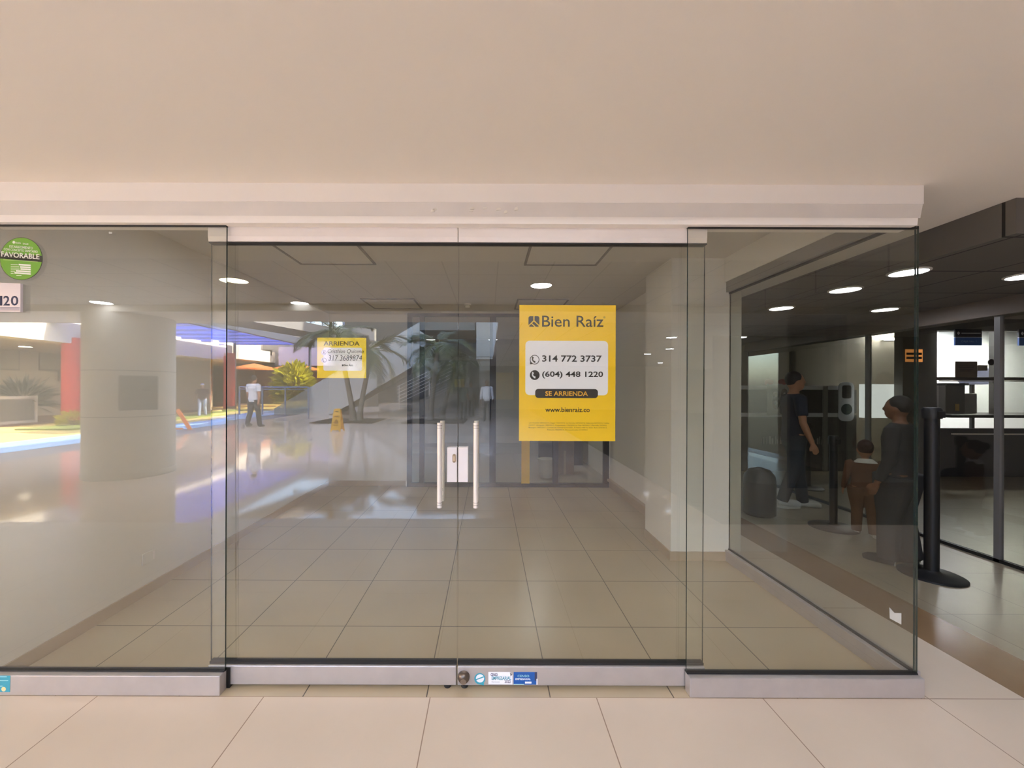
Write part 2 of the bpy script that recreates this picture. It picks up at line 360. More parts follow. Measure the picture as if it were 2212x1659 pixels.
# large yellow poster on the inside of the right door
dpo = D + YD1 + .003
r = rect_px(1122, 659, 1329, 953, dpo); cx, cz = (r[0] + r[1]) / 2, r[2]
po = obj('poster', B().box(r[0] - cx, r[1] - cx, -.0006, .0006, 0, r[3] - cz), YELLOW, None, (cx, YD1 + .0029, cz))
tag(po, 'large bright yellow letting poster with phone numbers, taped inside the right door', 'poster')
def lb(px0, py0, px1, py1, d=dpo):
    q = rect_px(px0, py0, px1, py1, d); return (q[0] - cx, q[1] - cx, q[2] - cz, q[3] - cz)
q = lb(1135, 736, 1313, 854)
obj('white_panel', B().prism(rrect(*q, .022), 'y', -.0010, -.0006), PAPER, po)
q = lb(1156, 840, 1291.5, 860)
obj('black_banner', B().prism(rrect(*q, .016), 'y', -.0014, -.0010), INK, po)
fit_text('lettering', 'SE ARRIENDA', lb(1178, 845, 1270, 855.5), mat('orange_print', (255, 190, 60), .55), po, -.0018, .022)
fit_text('lettering', 'Bien Raíz', lb(1171, 682, 1303, 706.5), INK, po, -.0010, .004)
fit_text('trademark_sign', '®', lb(1303, 683.5, 1307.5, 688), INK, po, -.0010)
fit_text('lettering', '314 772 3737', lb(1171, 767.5, 1299.5, 782), INK, po, -.0014, .02)
fit_text('lettering', '(604) 448 1220', lb(1171, 802, 1302.5, 818), INK, po, -.0014, .02)
fit_text('lettering', 'www.bienraiz.co', lb(1178, 879.5, 1274, 890.5), INK, po, -.0010, .012)
for i, (s, x0, x1) in enumerate((('LA Medellín 0892/2014, Itagüí 1603/2015, La Estrella 0593/2018, Sabaneta 029/2014, Caldas', 1143, 1316), ('14/2017, Envigado 1482/2013, Copacabana 176/2023 La Ceja 003/2017, Marinilla 22/2022,', 1142, 1311), ('Rionegro 1003/2017, Carmen de Viboral 02-01/2021, El Retiro 004 de 2022, Bello 024/2012,', 1142, 1311), ('Poblado 005/2014, Dosquebradas 014/2021', 1182, 1269))):
    fit_text('fine_print', s, lb(x0, 912.2 + i * 4.95, x1, 916 + i * 4.95), INK_SOFT, po, -.0010)
# logo: rounded dark square with a forked path cut in yellow
q = lb(1141.5, 683, 1165, 706); qx, qz = (q[0] + q[1]) / 2, q[2]; s_ = (q[1] - q[0])
lg = obj('logo', B().prism(rrect(*q, .010), 'y', -.0010, -.0006), INK, po)
def stroke(pts, wd):
    b = B()
    for (x0, z0), (x1_, z1_) in zip(pts[:-1], pts[1:]):
        dx, dz = x1_ - x0, z1_ - z0; l = math.hypot(dx, dz); nx, nz = -dz / l * wd / 2, dx / l * wd / 2
        b.prism([(x0 + nx, z0 + nz), (x0 - nx, z0 - nz), (x1_ - nx, z1_ - nz), (x1_ + nx, z1_ + nz)], 'y', -.0014, -.0010)
    return b
L_ = lambda u, v: (qx + u * s_, qz + v * s_)
obj('logo_line', stroke([L_(0, 1.0), L_(0, .55), L_(-.5, .08)], s_ * .10), YELLOW, lg)
obj('logo_line', stroke([L_(0, .55), L_(.5, .08)], s_ * .10), YELLOW, lg)
obj('logo_line', stroke([L_(-.24, .32), L_(.12, 0)], s_ * .09), YELLOW, lg)
def phone_icon(parent, cxx, czz, rad, filled, y=-.0014, m1=INK, m2=PAPER, tail=False):
    ic = obj('phone_icon', B().prism(disc_poly(cxx, czz, rad, 36), 'y', y, y + .0004), m1, parent)
    if tail: obj('tail', B().prism([(cxx - rad * .95, czz - rad * .98), (cxx - rad * .9, czz - rad * .3), (cxx - rad * .3, czz - rad * .9)], 'y', y, y + .0004), m1, ic)
    if not filled: obj('inner_disc', B().prism(disc_poly(cxx, czz, rad * .86, 36), 'y', y - .0003, y), m2, ic)
    k = rad * .52; pts = []
    for t in [PI * .62 + (PI * .76) * i / 8 + PI * .13 for i in range(9)]:
        pts.append((cxx + k * .25 + k * 1.05 * math.cos(t), czz + k * .25 + k * 1.05 * math.sin(t)))
    b = B(); hp = []
    for i, p in enumerate(pts):
        wv = rad * (.17 if 1 < i < 7 else .26); t = PI * .62 + (PI * .76) * i / 8 + PI * .13
        hp.append((p, wv, t))
    out = [(p[0] + math.cos(t) * wv, p[1] + math.sin(t) * wv) for p, wv, t in hp] + [(p[0] - math.cos(t) * wv * .6, p[1] - math.sin(t) * wv * .6) for p, wv, t in reversed(hp)]
    b.prism(out, 'y', y - .0006, y - .0003 if not filled else y)
    obj('handset', b, m2 if filled else m1, ic)
q = lb(1144.5, 767, 1165, 787); phone_icon(po, (q[0] + q[1]) / 2, (q[2] + q[3]) / 2, (q[1] - q[0]) / 2, False, tail=True)
q = lb(1144.5, 800, 1165.5, 820.5); phone_icon(po, (q[0] + q[1]) / 2, (q[2] + q[3]) / 2, (q[1] - q[0]) / 2, True)

# small hand-filled poster inside the left door
r = rect_px(685.5, 729.5, 791, 817, dpo); cx, cz = (r[0] + r[1]) / 2, r[2]
ps = obj('poster', B().box(r[0] - cx, r[1] - cx, -.0006, .0006, 0, r[3] - cz), YELLOW_PALE, None, (cx, YD1 + .0029, cz))
tag(ps, 'small wrinkled yellow letting notice with handwriting, taped inside the left door', 'poster')
fit_text('lettering', 'ARRIENDA', lb(699.5, 737, 777, 746.8), INK_SOFT, ps, -.0010, .014)
q = lb(699, 751, 782, 801)
obj('white_panel', B().prism(rrect(*q, .008), 'y', -.0010, -.0006), PAPER, ps)
for yy in (761.5, 778):
    q = lb(694, yy - 6.5, 707, yy + 6.5); obj('white_panel', B().prism(disc_poly((q[0] + q[1]) / 2, (q[2] + q[3]) / 2, (q[1] - q[0]) / 2), 'y', -.0012, -.0006), PAPER, ps)
PEN = mat('marker_pen', (50, 46, 56), .6)
fit_text('handwriting', 'Cristhian Quiceno', lb(708, 754.5, 786, 764.5), PEN, ps, -.0014, -.004, .25)
fit_text('handwriting', '317 3689874', lb(710, 767.5, 782, 779), PEN, ps, -.0014, -.004, .12)
for yy in (765.2, 779.6):
    q = lb(709, yy - .35, 778, yy + .35); obj('ruled_line', B().box(q[0], q[1], -.0013, -.0010, q[2], q[3]), mat('grey_print', (150, 140, 140), .6), ps)
q = lb(694.8, 756.5, 705, 766.5)
ic = obj('person_icon', B().prism(disc_poly((q[0] + q[1]) / 2, (q[2] + q[3]) / 2, (q[1] - q[0]) / 2, 30), 'y', -.0015, -.0012), mat('lilac_grey_print', (130, 124, 150), .6), ps)
obj('inner_disc', B().prism(disc_poly((q[0] + q[1]) / 2, (q[2] + q[3]) / 2, (q[1] - q[0]) / 2 * .88, 30), 'y', -.0017, -.0015), PAPER, ic)
mx_, mz_ = (q[0] + q[1]) / 2, (q[2] + q[3]) / 2
obj('figure', B().prism(disc_poly(mx_, mz_ + .0016, .0036, 16), 'y', -.0019, -.0017).prism([(mx_ - .0068, mz_ - .0064), (mx_ + .0068, mz_ - .0064), (mx_ + .004, mz_ - .0040), (mx_ - .004, mz_ - .0040)], 'y', -.0019, -.0017), MC['lilac_grey_print'], ic)
q = lb(694.8, 773, 705.4, 783.5); phone_icon(ps, (q[0] + q[1]) / 2, (q[2] + q[3]) / 2, (q[1] - q[0]) / 2, False)
fit_text('lettering', 'Bien Raíz', lb(743.5, 787, 763, 791), INK, ps, -.0014, .02)
q = lb(739, 787.3, 742.4, 791); obj('logo', B().prism(rrect(*q, .002), 'y', -.0014, -.0010), INK, ps)
TAPE = glass_mat('clear_tape', (.97, .97, .96), .10)
for px, py, a in ((1313, 668, .8), (1304, 657, -.5), (722, 731, .6)):
    p = P(px, py, D + YD1 + .006); ca, sa = math.cos(a), math.sin(a)
    pl = [(-.011, -.007), (.012, -.006), (.010, .007), (-.012, .006)]
    t_ = obj('tape_piece', B().prism([(x * ca - z * sa, x * sa + z * ca) for x, z in pl], 'y', -.0006, .0006), TAPE, po if px > 1000 else ps)
    t_.location = (p.x - t_.parent.location.x, .0022, p.z - t_.parent.location.z)

# green round sticker and number plate on the left pane (outside)
GREEN = mat('green_sticker', (112, 168, 48), .5, var=.04)
c = P(46, 559, D); R_ = .1055
st = obj('sticker', B().prism(disc_poly(0, 0, R_, 64), 'y', -.0008, .0), mat('dark_green_rim', (60, 72, 40), .5), None, (c.x, 0, c.z))
tag(st, 'round green sanitary approval sticker reading FAVORABLE, on the left pane', 'sticker')
obj('green_disc', B().prism(disc_poly(0, 0, R_ * .975, 64), 'y', -.0011, -.0008), GREEN, st)
def sb(px0, py0, px1, py1):
    q = rect_px(px0, py0, px1, py1, D); return (q[0] - c.x, q[1] - c.x, q[2] - c.z, q[3] - c.z)
STW = mat('sticker_white', (240, 240, 228), .55)
ban = B().prism([(-R_ * .985, .0142 - .003), (R_ * .985, .0085 - .003 - .006), (R_ * .955, -.0235 + .0005), (-R_ * .985, -.0078 - .006)], 'y', -.0014, -.0011)
obj('black_band', B().prism([(-R_ * .98, .030 - .002), (R_ * .98, .0165 - .002), (R_ * .985, -.0165), (-R_ * .985, .0005)], 'y', -.0014, -.0011), mat('sticker_black', (48, 48, 34), .5), st)
def tilt_text(name, s, bx, m, y, bold=0., slope=-.075):
    o = fit_text(name, s, bx, m, st, y, bold)
    for v in o.data.vertices: v.co.z += (v.co.x) * slope
tilt_text('lettering', 'FAVORABLE', sb(3.5, 546, 86, 557.8), STW, -.0017, .022)
tilt_text('lettering', 'ESTABLECIMIENTO', sb(21, 531.5, 71.5, 537), STW, -.0014, .012)
tilt_text('lettering', 'CON CONCEPTO SANITARIO', sb(9, 538.5, 82, 543.8), STW, -.0014, .01)
tilt_text('lettering', 'SALUD', sb(50, 524.5, 62, 528), STW, -.0014, .012)
tilt_text('lettering', 'Alcaldía', sb(34, 523, 46, 527), STW, -.0014, .004)
obj('emblem', B().prism(disc_poly(sb(28, 519, 34, 528)[0] + .006, (sb(28, 519, 34, 528)[2] + sb(28, 519, 34, 528)[3]) / 2, .0068, 18), 'y', -.0014, -.0011), STW, st)
for i, (x0, yy) in enumerate(((41, 572), (44, 576.8), (45, 581.3), (35, 586), (32, 590.5))):
    q = sb(x0, yy - 1.7, 67, yy + 1.7); obj('form_field', B().prism([(q[0], q[2] - q[0] * .07), (q[1], q[2] - q[1] * .07), (q[1], q[3] - q[1] * .07), (q[0], q[3] - q[0] * .07)], 'y', -.0014, -.0011), STW, st)
    q = sb(24, yy - .6, x0 - 2, yy + .6); obj('form_line', B().box(q[0], q[1], -.0014, -.0011, q[2], q[3]), STW, st)
for yy in (559.5, 563.5):
    q = sb(8, yy - .5, 82, yy + .7); obj('form_line', B().prism([(q[0], q[2] - q[0] * .06), (q[1], q[2] - q[1] * .06), (q[1], q[3] - q[1] * .06), (q[0], q[3] - q[0] * .06)], 'y', -.0014, -.0011), mat('pale_green_print', (190, 214, 140), .5), st)
q = sb(36, 594.3, 47, 595.6); obj('form_line', B().box(q[0], q[1], -.0014, -.0011, q[2], q[3]), STW, st)

q = rect_px(-30, 611.5, 45, 673.5, D - .01); nc = ((q[0] + q[1]) / 2, q[2])
PLATE = mat('number_plate_white', (222, 212, 214), .35, .2, var=.03)
npx = obj('number_plate', B().prism([(q[0] - nc[0], 0), (q[1] - nc[0], -.001), (q[1] - nc[0], q[3] - nc[1] - .001), (q[0] - nc[0], q[3] - nc[1] + .004)], 'y', -.012, 0), PLATE, None, (nc[0], 0, nc[1]), bevel=.0015)
tag(npx, 'white shop number plate reading 120, fixed to the left pane under the green sticker', 'sign')
NAVY = mat('navy_print', (62, 64, 92), .5)
k_ = rect_px(-7.5, 639, 39.5, 660, D - .012)
for ch, u0, u1 in (('1', -7, 5), ('2', 7.5, 21), ('0', 23.5, 39.5)):
    k_ = rect_px(u0, 639, u1, 660, D - .012); fit_text('number', ch, (k_[0] - nc[0], k_[1] - nc[0], k_[2] - nc[1], k_[3] - nc[1]), NAVY, npx, -.0124, .016)
for yy, m in ((664.5, NAVY), (667.3, NAVY), (670.3, mat('rose_grey_print', (178, 160, 162), .5))):
    k_ = rect_px(-24, yy - .7, 42.5, yy + .7, D - .012); obj('stripe', B().box(k_[0] - nc[0], k_[1] - nc[0], -.0124, -.012, k_[2] - nc[1], k_[3] - nc[1]), m, npx)

# stickers on the bottom rails
TEAL = mat('teal_print', (60, 160, 180), .5, var=.1, scale=60)
q = rect_px(-26, 1459.5, 22, 1495, D - .036)
s1 = obj('sticker', B().prism([(q[0], q[2]), (q[1] - .002, q[2]), (q[1], q[3]), (q[0], q[3])], 'y', -.0362, -.035), TEAL)
tag(s1, 'torn teal sticker on the left bottom rail at the edge of the frame', 'sticker')
k_ = rect_px(2, 1484, 14, 1493, D - .036); obj('printed_bowl', B().prism(disc_poly((k_[0] + k_[1]) / 2, (k_[2] + k_[3]) / 2, .011, 20), 'y', -.0366, -.0362), mat('cream_print', (236, 220, 160), .5), s1)
for yy, xx in ((1462, 15), (1470, 18), (1482, 6)):
    k_ = rect_px(-20, yy - .9, xx, yy + .9, D - .036); obj('printed_line', B().box(k_[0], k_[1], -.0366, -.0362, k_[2], k_[3]), mat('aqua_print', (170, 224, 226), .5), s1)
yr = .0242; drl = D + yr
c = P(1036.5, 1466, drl)
s2 = obj('sticker', B().prism(disc_poly(c.x, c.z, .0275, 36) , 'y', yr - .0012, yr), TEAL)
tag(s2, 'small round teal and white sticker on the right door rail beside the floor lock', 'sticker')
obj('white_disc', B().prism(disc_poly(c.x + .001, c.z + .0025, .0205, 32), 'y', yr - .0016, yr - .0012), PAPER, s2)
obj('teal_band', B().prism([(c.x - .021, c.z - .002), (c.x - .018, c.z - .006), (c.x + .021, c.z + .008), (c.x + .018, c.z + .013)], 'y', yr - .002, yr - .0016), TEAL, s2)
obj('teal_foot', B().prism([(c.x - .006, c.z - .026), (c.x + .020, c.z - .034), (c.x + .022, c.z - .012), (c.x + .012, c.z - .022)], 'y', yr - .0014, yr), TEAL, s2)
def rb(px0, py0, px1, py1): return rect_px(px0, py0, px1, py1, drl)
q = rb(1055, 1451.5, 1107, 1478)
s3 = obj('sticker', B().prism([(q[0], q[2]), (q[1], q[2]), (q[1], q[3] - .010), (q[1] - .012, q[3]), (q[0], q[3])], 'y', yr - .0012, yr), PAPER)
tag(s3, 'white business census sticker with torn corner on the right door rail', 'sticker')
fit_text('lettering', 'CENSO', rb(1060, 1454, 1075, 1460), mat('purple_print', (66, 52, 90), .5), s3, yr - .0016, .03)
fit_text('lettering', 'EMPRESARIAL', rb(1062, 1460.5, 1104, 1468.5), TEAL, s3, yr - .0016, .02)
fit_text('lettering', '2022', rb(1090, 1469, 1103, 1475), MC['purple_print'], s3, yr - .0016, .02)
fit_text('lettering', 'Hoy te censa', rb(1062, 1471.5, 1079, 1474), INK, s3, yr - .0016)
obj('curled_corner', B().add([(q[1] - .014, yr - .0012, q[3]), (q[1], yr - .0012, q[3] - .011), (q[1] - .010, yr - .009, q[3] - .016)], [(0, 1, 2), (2, 1, 0)]), mat('sticker_back', (190, 180, 176), .6), s3)
q = rb(1109.5, 1451.5, 1160, 1478.5)
BLUE = mat('blue_print', (32, 92, 168), .5, var=.06, scale=30)
s4 = obj('sticker', B().box(q[0], q[1], yr - .0012, yr, q[2], q[3]), BLUE)
tag(s4, 'blue business census sticker on the right door rail, right of the white one', 'sticker')
fit_text('lettering', 'EMPRESARIAL', rb(1113, 1464.5, 1146, 1468.5), PAPER, s4, yr - .0016, .03)
fit_text('lettering', 'CENSO', rb(1118, 1457.5, 1143, 1462.5), MC['aqua_print'], s4, yr - .0016, .01)
q = rb(1134, 1472, 1148, 1476); obj('printed_label', B().box(q[0], q[1], yr - .0016, yr - .0012, q[2], q[3]), PAPER, s4)
q = rb(1109.5, 1476.8, 1132, 1478.5); obj('printed_stripe', B().box(q[0], q[1], yr - .0016, yr - .0012, q[2], q[3]), MC['aqua_print'], s4)
q = rb(1155, 1451.5, 1160, 1470); obj('dark_edge', B().box(q[0], q[1], yr - .0016, yr - .0012, q[2], q[3]), NAVY, s4)
q = rb(1158.6, 1466, 1161.2, 1478.5); obj('white_edge', B().box(q[0], q[1], yr - .0018, yr, q[2], q[3]), PAPER, s4)
# tape scrap high on the left pane, paper scrap on the floor behind the pane
p = P(239, 503, D); t = obj('tape_scrap', B().prism([(-.008, -.005), (.008, -.005), (.008, .004), (-.009, .005)], 'y', -.001, 0), mat('grey_tape', (196, 192, 182), .5), None, (p.x, 0, p.z))
tag(t, 'tiny grey tape scrap high on the left pane', 'tape')

d_ = XG * F / (1938 - VX); p = P(1938, 1330, d_)
t = obj('paper_scrap', B().prism([(p.y - .03, p.z - .028), (p.y + .028, p.z - .03), (p.y + .03, p.z + .026), (p.y + .004, p.z + .012), (p.y - .03, p.z + .03)], 'x', XG - .0062, XG - .005), PAPER); tag(t, 'torn white paper scrap low on the side glass near the corner', 'paper scrap')
# ------------------------------------------------------------------ fittings in the shop
DL_WHITE = emit_mat('downlight_cool', (240, 244, 255), 90)
DL_WARM = emit_mat('downlight_warm', (255, 250, 205), 60)
DL_BANK = emit_mat('downlight_bank', (235, 240, 255), 20)
def downlight(x, y, z, r, em, label, group):
    t = thing('ceiling_light', label, 'ceiling light', (x, y, z), 0, group)
    obj('trim_ring', B().lathe([(r * 1.16, 0), (r * 1.16, -.006), (r * 1.02, -.010), (r * 1.0, -.004), (r, 0)], 36), WHITE_PAINT, t, smooth=True)
    obj('diffuser', B().lathe([(r, -.002), (r, -.005)], 36), em, t)
    return t
emit_mat('added_light_shop', (240, 242, 255), 52)  # hidden lamps added to brighten the shop interior
for x, lab in ((-1.35, 'added unseen shop light just behind the header of the left door'), (.10, 'added unseen shop light just behind the header, right of the door gap')):
    downlight(x, .98, ZI, .105, MC['added_light_shop'], lab, 'added shop lights')
PANEL_FRAME = mat('panel_frame', (120, 114, 104), .6)
for i, (x0, x1_, d0, d1, lab) in enumerate(((-1.72, -1.06, 3.02, 3.67, 'ceiling access panel above the left door, nearest the glass'), (.345, .975, 3.02, 3.67, 'ceiling access panel above the right door, nearest the glass'), (-1.62, -.97, 5.11, 5.7, 'ceiling access panel at the back left, before the dark partition'), (.385, 1.01, 5.11, 5.7, 'ceiling access panel at the back, straight above the yellow poster'))):
    t = thing('access_panel', lab, 'ceiling panel', ((x0 + x1_) / 2, (d0 + d1) / 2 - D, ZI), 0, 'ceiling access panels')
    a, b_ = (x1_ - x0) / 2, (d1 - d0) / 2
    fr = B().box(-a - .02, -a, -b_ - .02, b_ + .02, -.012, 0).box(a, a + .02, -b_ - .02, b_ + .02, -.012, 0).box(-a, a, -b_ - .02, -b_, -.012, 0).box(-a, a, b_, b_ + .02, -.012, 0)
    obj('frame', fr, PANEL_FRAME, t); obj('flap', B().box(-a, a, -b_, b_, -.006, 0), mat('panel_flap', (204, 198, 186), .7, var=.03), t)
p = P(1010, 656, (ZI - H) * F / 184)
t = thing('smoke_detector', 'small white smoke detector on the ceiling before the dark partition', 'smoke detector', (p.x, p.y, ZI))
obj('base', B().lathe([(.05, 0), (.05, -.018), (.03, -.02)], 28), WHITE_PAINT, t, smooth=True); obj('sensor_head', B().lathe([(.028, -.018), (.034, -.03), (.028, -.05), (.012, -.052)], 24), WHITE_PAINT, t, smooth=True)
# wall socket plate low on the left wall
p0 = P(321, 1203, 1); k = XL / p0.x; p = P(321, 1203, k)
t = thing('wall_socket', 'small blank socket plate low on the left wall', 'socket', (XL, p.y, p.z))
obj('plate', B().box(0, .008, -.06, .06, -.04, .04), INNER_PAINT, t, bevel=.003); obj('slot', B().box(.008, .010, .03, .045, -.03, .03), ALU_LIGHT, t)

# black framed glass partition at the back
dB = 6.12; yb = dB - D
x0, x1_ = P(880, 900, dB).x, P(1315, 900, dB).x; zt_ = P(1000, 675, dB).z
t = thing('glass_partition', 'black framed glass partition closing the back of the shop', 'partition', ((x0 + x1_) / 2, yb, 0)); cx = t.location.x
t['kind'] = 'thing'
fw = .03
obj('top_rail', B().box(x0 - cx, x1_ - cx, -fw, fw, zt_ - .065, zt_), BLACK, t, bevel=.003); obj('bottom_rail', B().box(x0 - cx, x1_ - cx, -fw, fw, 0, .06), BLACK, t, bevel=.003)
for a, b_ in ((880, 890), (906.5, 917), (1057.5, 1071), (1194, 1206), (1303, 1315)):
    xa, xb = P(a, 900, dB).x - cx, P(b_, 900, dB).x - cx
    obj('mullion', B().box(xa, xb, -fw, fw, .06, zt_ - .065), BLACK, t, bevel=.003)
obj('glass', B().box(x0 - cx + .01, x1_ - cx - .01, -.004, .004, .06, zt_ - .065), GLASS_BACK, t)
xa, xb = P(1126, 1000, dB).x - cx, P(1143.5, 1000, dB).x - cx
ystr = obj('vinyl_strip', B().box(xa, xb, -.034, -.030, .058, 1.9), mat('yellow_vinyl', (226, 176, 20), .5), None, (cx, yb, 0)); tag(ystr, 'upright yellow vinyl strip on the back partition, showing under the yellow poster', 'strip')
# wall above / at right of the partition
struct('wall_back_right', B().box(x1_, XR + .02, YB - .06, YB + .1, 0, ZI).box(x0, x1_, YB - .06, YB + .1, zt_, ZI + .02), INNER_PAINT)
struct('wall_back_jamb', B().box(-1.26, x0, YB - .06, YB + .1, 0, ZI), INNER_PAINT)
# storeroom behind it
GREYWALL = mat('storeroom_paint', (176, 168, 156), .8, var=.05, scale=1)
struct('floor_storeroom', B().box(XL, XG, YB, YB + 3.2, -.1, 0), mat('storeroom_floor', (150, 140, 124), .35, var=.1, scale=2))
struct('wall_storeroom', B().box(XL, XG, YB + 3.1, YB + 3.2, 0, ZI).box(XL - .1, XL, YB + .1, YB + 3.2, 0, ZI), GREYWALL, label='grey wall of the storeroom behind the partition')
struct('wall_dark', B().box(1.0, XR, YB + 1.7, YB + 1.75, 0, ZI), mat('dark_doorway', (46, 42, 40), .8), label='dark sheet in place of the unlit open doorway in the storeroom')  # flat dark sheet paints the unlit depth of an open doorway
downlight(.80, YB + 1.3, ZI, .11, emit_mat('added_light_store', (240, 242, 250), 130), 'added storeroom light kept out of view behind the yellow poster', 'added storeroom lights')  # lamp added to brighten the storeroom, out of view behind the poster
CARD = mat('cardboard', (146, 118, 88), .85, var=.08, scale=10)
bx = thing('cardboard_box', 'tall brown cardboard box standing in the storeroom, below the yellow poster', 'box', (1.35, YB + 1.0, 0))
obj('carton', B().box(-.16, .16, -.15, .15, 0, .62), CARD, bx, bevel=.004); obj('flap', B().box(-.16, .16, -.17, -.15, .42, .62), CARD, bx); obj('packing_tape', B().box(-.02, .02, -.152, .152, .0, .622), mat('packing_tape', (176, 150, 110), .35), bx)
bk = thing('bucket', 'white plastic bucket on the storeroom floor beside the cardboard box', 'bucket', (.98, YB + .62, 0))
obj('pail', B().lathe([(.10, 0), (.135, .30), (.14, .30), (.14, .32), (.128, .32), (.10, .02)], 28), WHITE_PAINT, bk, smooth=True); obj('handle', B().tube([(.14 * math.cos(a), -.0, .30 - .14 * math.sin(a) * .9) for a in [PI * i / 12 for i in range(13)]], .004, 8), STEEL, bk)

# ================================================================== BANK at the right
struct('ceiling_bank', B().box(2.695, 4.6, .07, 9, ZB, ZB + .55), tile_mat('bank_ceiling_tile', (100, 95, 88), (36, 33, 31), .6, .6, 2.75, .12, .016, .7, .05), label='dark suspended tile ceiling over the bank queue')
struct('wall_bank_back', B().box(XG + .1, 14, 9, 9.2, 0, 3), mat('bank_wall', (96, 92, 88), .7), label='dark end wall of the bank')
struct('wall_bank_right', B().box(14, 14.2, -24, 9.2, 0, 3), mat('bank_side_wall', (140, 132, 122), .7))
for x, d, lab in ((2.84, 2.70, 'round bank ceiling light right at the corner of the side glass'), (2.84, 3.18, 'round bank ceiling light behind the side glass, second from the corner'), (2.86, 3.90, 'round bank ceiling light behind the side glass, near the white pier'), (3.92, 3.95, 'round bank ceiling light behind the side glass, right of the tape mark'), (3.80, 6.05, 'small far bank ceiling light beside the white pier'), (3.75, 2.78, 'round bank ceiling light at the right edge of the frame')):
    downlight(x, d - D, ZB, .095, DL_BANK, lab, 'bank ceiling lights')
ZT = 2.75
struct('ceiling_teller', B().box(4.6, 14, .07, 9, ZT, ZT + .1), mat('teller_ceiling', (168, 160, 150), .7), label='grey ceiling of the teller hall')
# header beam and glass partition along the queue
BEAM = mat('bank_beam', (112, 101, 90), .5, .1)
struct('trim_5', B().box(4.41, 4.60, .3, 4.9, 2.20, ZB).box(4.40, 4.60, .3, 4.9, 2.15, 2.20), BEAM, label='taupe beam over the glass of the bank')
g = group_root('window_4', 'floor to beam glass of the bank along the queue')
for y0, y1 in ((.35, 1.50), (1.53, 2.70), (2.73, 4.88)):
    pane('glass_pane', 4.455, 4.465, y0, y1, .03, 2.15, glass_mat('bank_glass_%d' % int(y0 * 10), (.88, .88, .87), .045), g)
for y in (1.515, 2.715): obj('mullion', B().box(4.44, 4.48, y - .02, y + .02, 0, 2.15), mat('mullion_grey', (120, 118, 116), .4, .4), g)
obj('floor_rail', B().box(4.44, 4.48, .35, 4.9, 0, .03), BLACK, g)
# teller front, facing the photographer
dT = 7.0; yT = dT - D
def TX(px): return (px - VX) / F * dT
def TZ(py): return H - (py - 3.5 - VY) / F * dT
TW = mat('teller_white', (236, 238, 246), .5, var=.02)
struct('wall_teller_back', B().box(TX(2000), 14, yT + 1.5, yT + 1.6, 0, ZT), TW, label='bright white wall behind the teller windows')
struct('wall_teller', B().box(TX(1950), TX(2024), yT, yT + .15, 0, ZT).box(TX(2145), TX(2157), yT - .02, yT + .06, TZ(896), ZT).box(TX(2270), TX(2282), yT - .02, yT + .06, TZ(896), ZT).box(TX(1985), 14, yT - .02, yT + .06, TZ(715), ZT), mat('teller_frame_grey', (120, 118, 114), .5, .3), label='grey frame of the teller windows')
struct('wall_teller_front', B().box(TX(2005), 14, yT - .05, yT + .05, 0, TZ(925)), mat('teller_front_dark', (58, 56, 58), .35), label='dark front under the teller counter')
ct = thing('teller_counter', 'dark teller counter below the lit white windows', 'counter', (TX(2120), yT, 0))
obj('worktop', B().box(TX(2012) - TX(2120), 14 - TX(2120), -.30, .50, TZ(900), TZ(894)), BLACK, ct, bevel=.004)
obj('transaction_rail', B().box(TX(2023) - TX(2120), 14 - TX(2120), -.03, .03, TZ(821), TZ(814.5)), mat('brown_rail', (74, 52, 40), .4), ct, bevel=.003)
obj('steel_strip', B().box(TX(2023) - TX(2120), 14 - TX(2120), -.032, -.028, TZ(824), TZ(821.5)), STEEL, ct)
obj('lower_rail', B().box(TX(2012) - TX(2120), 14 - TX(2120), -.33, -.30, TZ(934.5), TZ(932)), STEEL, ct)
# light inside the teller area (its strip lights)
for px, lab in ((2010, 'short strip light over the leftmost teller window'), (2170, 'strip light over the second teller window')):
    t = thing('strip_light', lab, 'strip light', (TX(px), yT + .8, ZT), 0, 'teller strip lights')
    obj('housing', B().box(-.20, .20, -.05, .05, -.03, 0), WHITE_PAINT, t); obj('tube', B().tube([(-.19, 0, -.04), (.19, 0, -.04)], .014, 12), emit_mat('strip_tube', (240, 244, 255), 420), t)
t = thing('strip_light', 'bright ceiling panel over the right teller window', 'strip light', (TX(2275), yT + .7, ZT), 0, 'teller strip lights')
obj('housing', B().box(-.6, .6, -.15, .15, -.03, 0), WHITE_PAINT, t); obj('diffuser', B().box(-.58, .58, -.13, .13, -.036, -.03), emit_mat('teller_panel', (250, 250, 235), 90), t)
SIGN_N, SIGN_B = mat('sign_black_navy', (28, 34, 52), .4), mat('sign_blue', (64, 112, 196), .4)
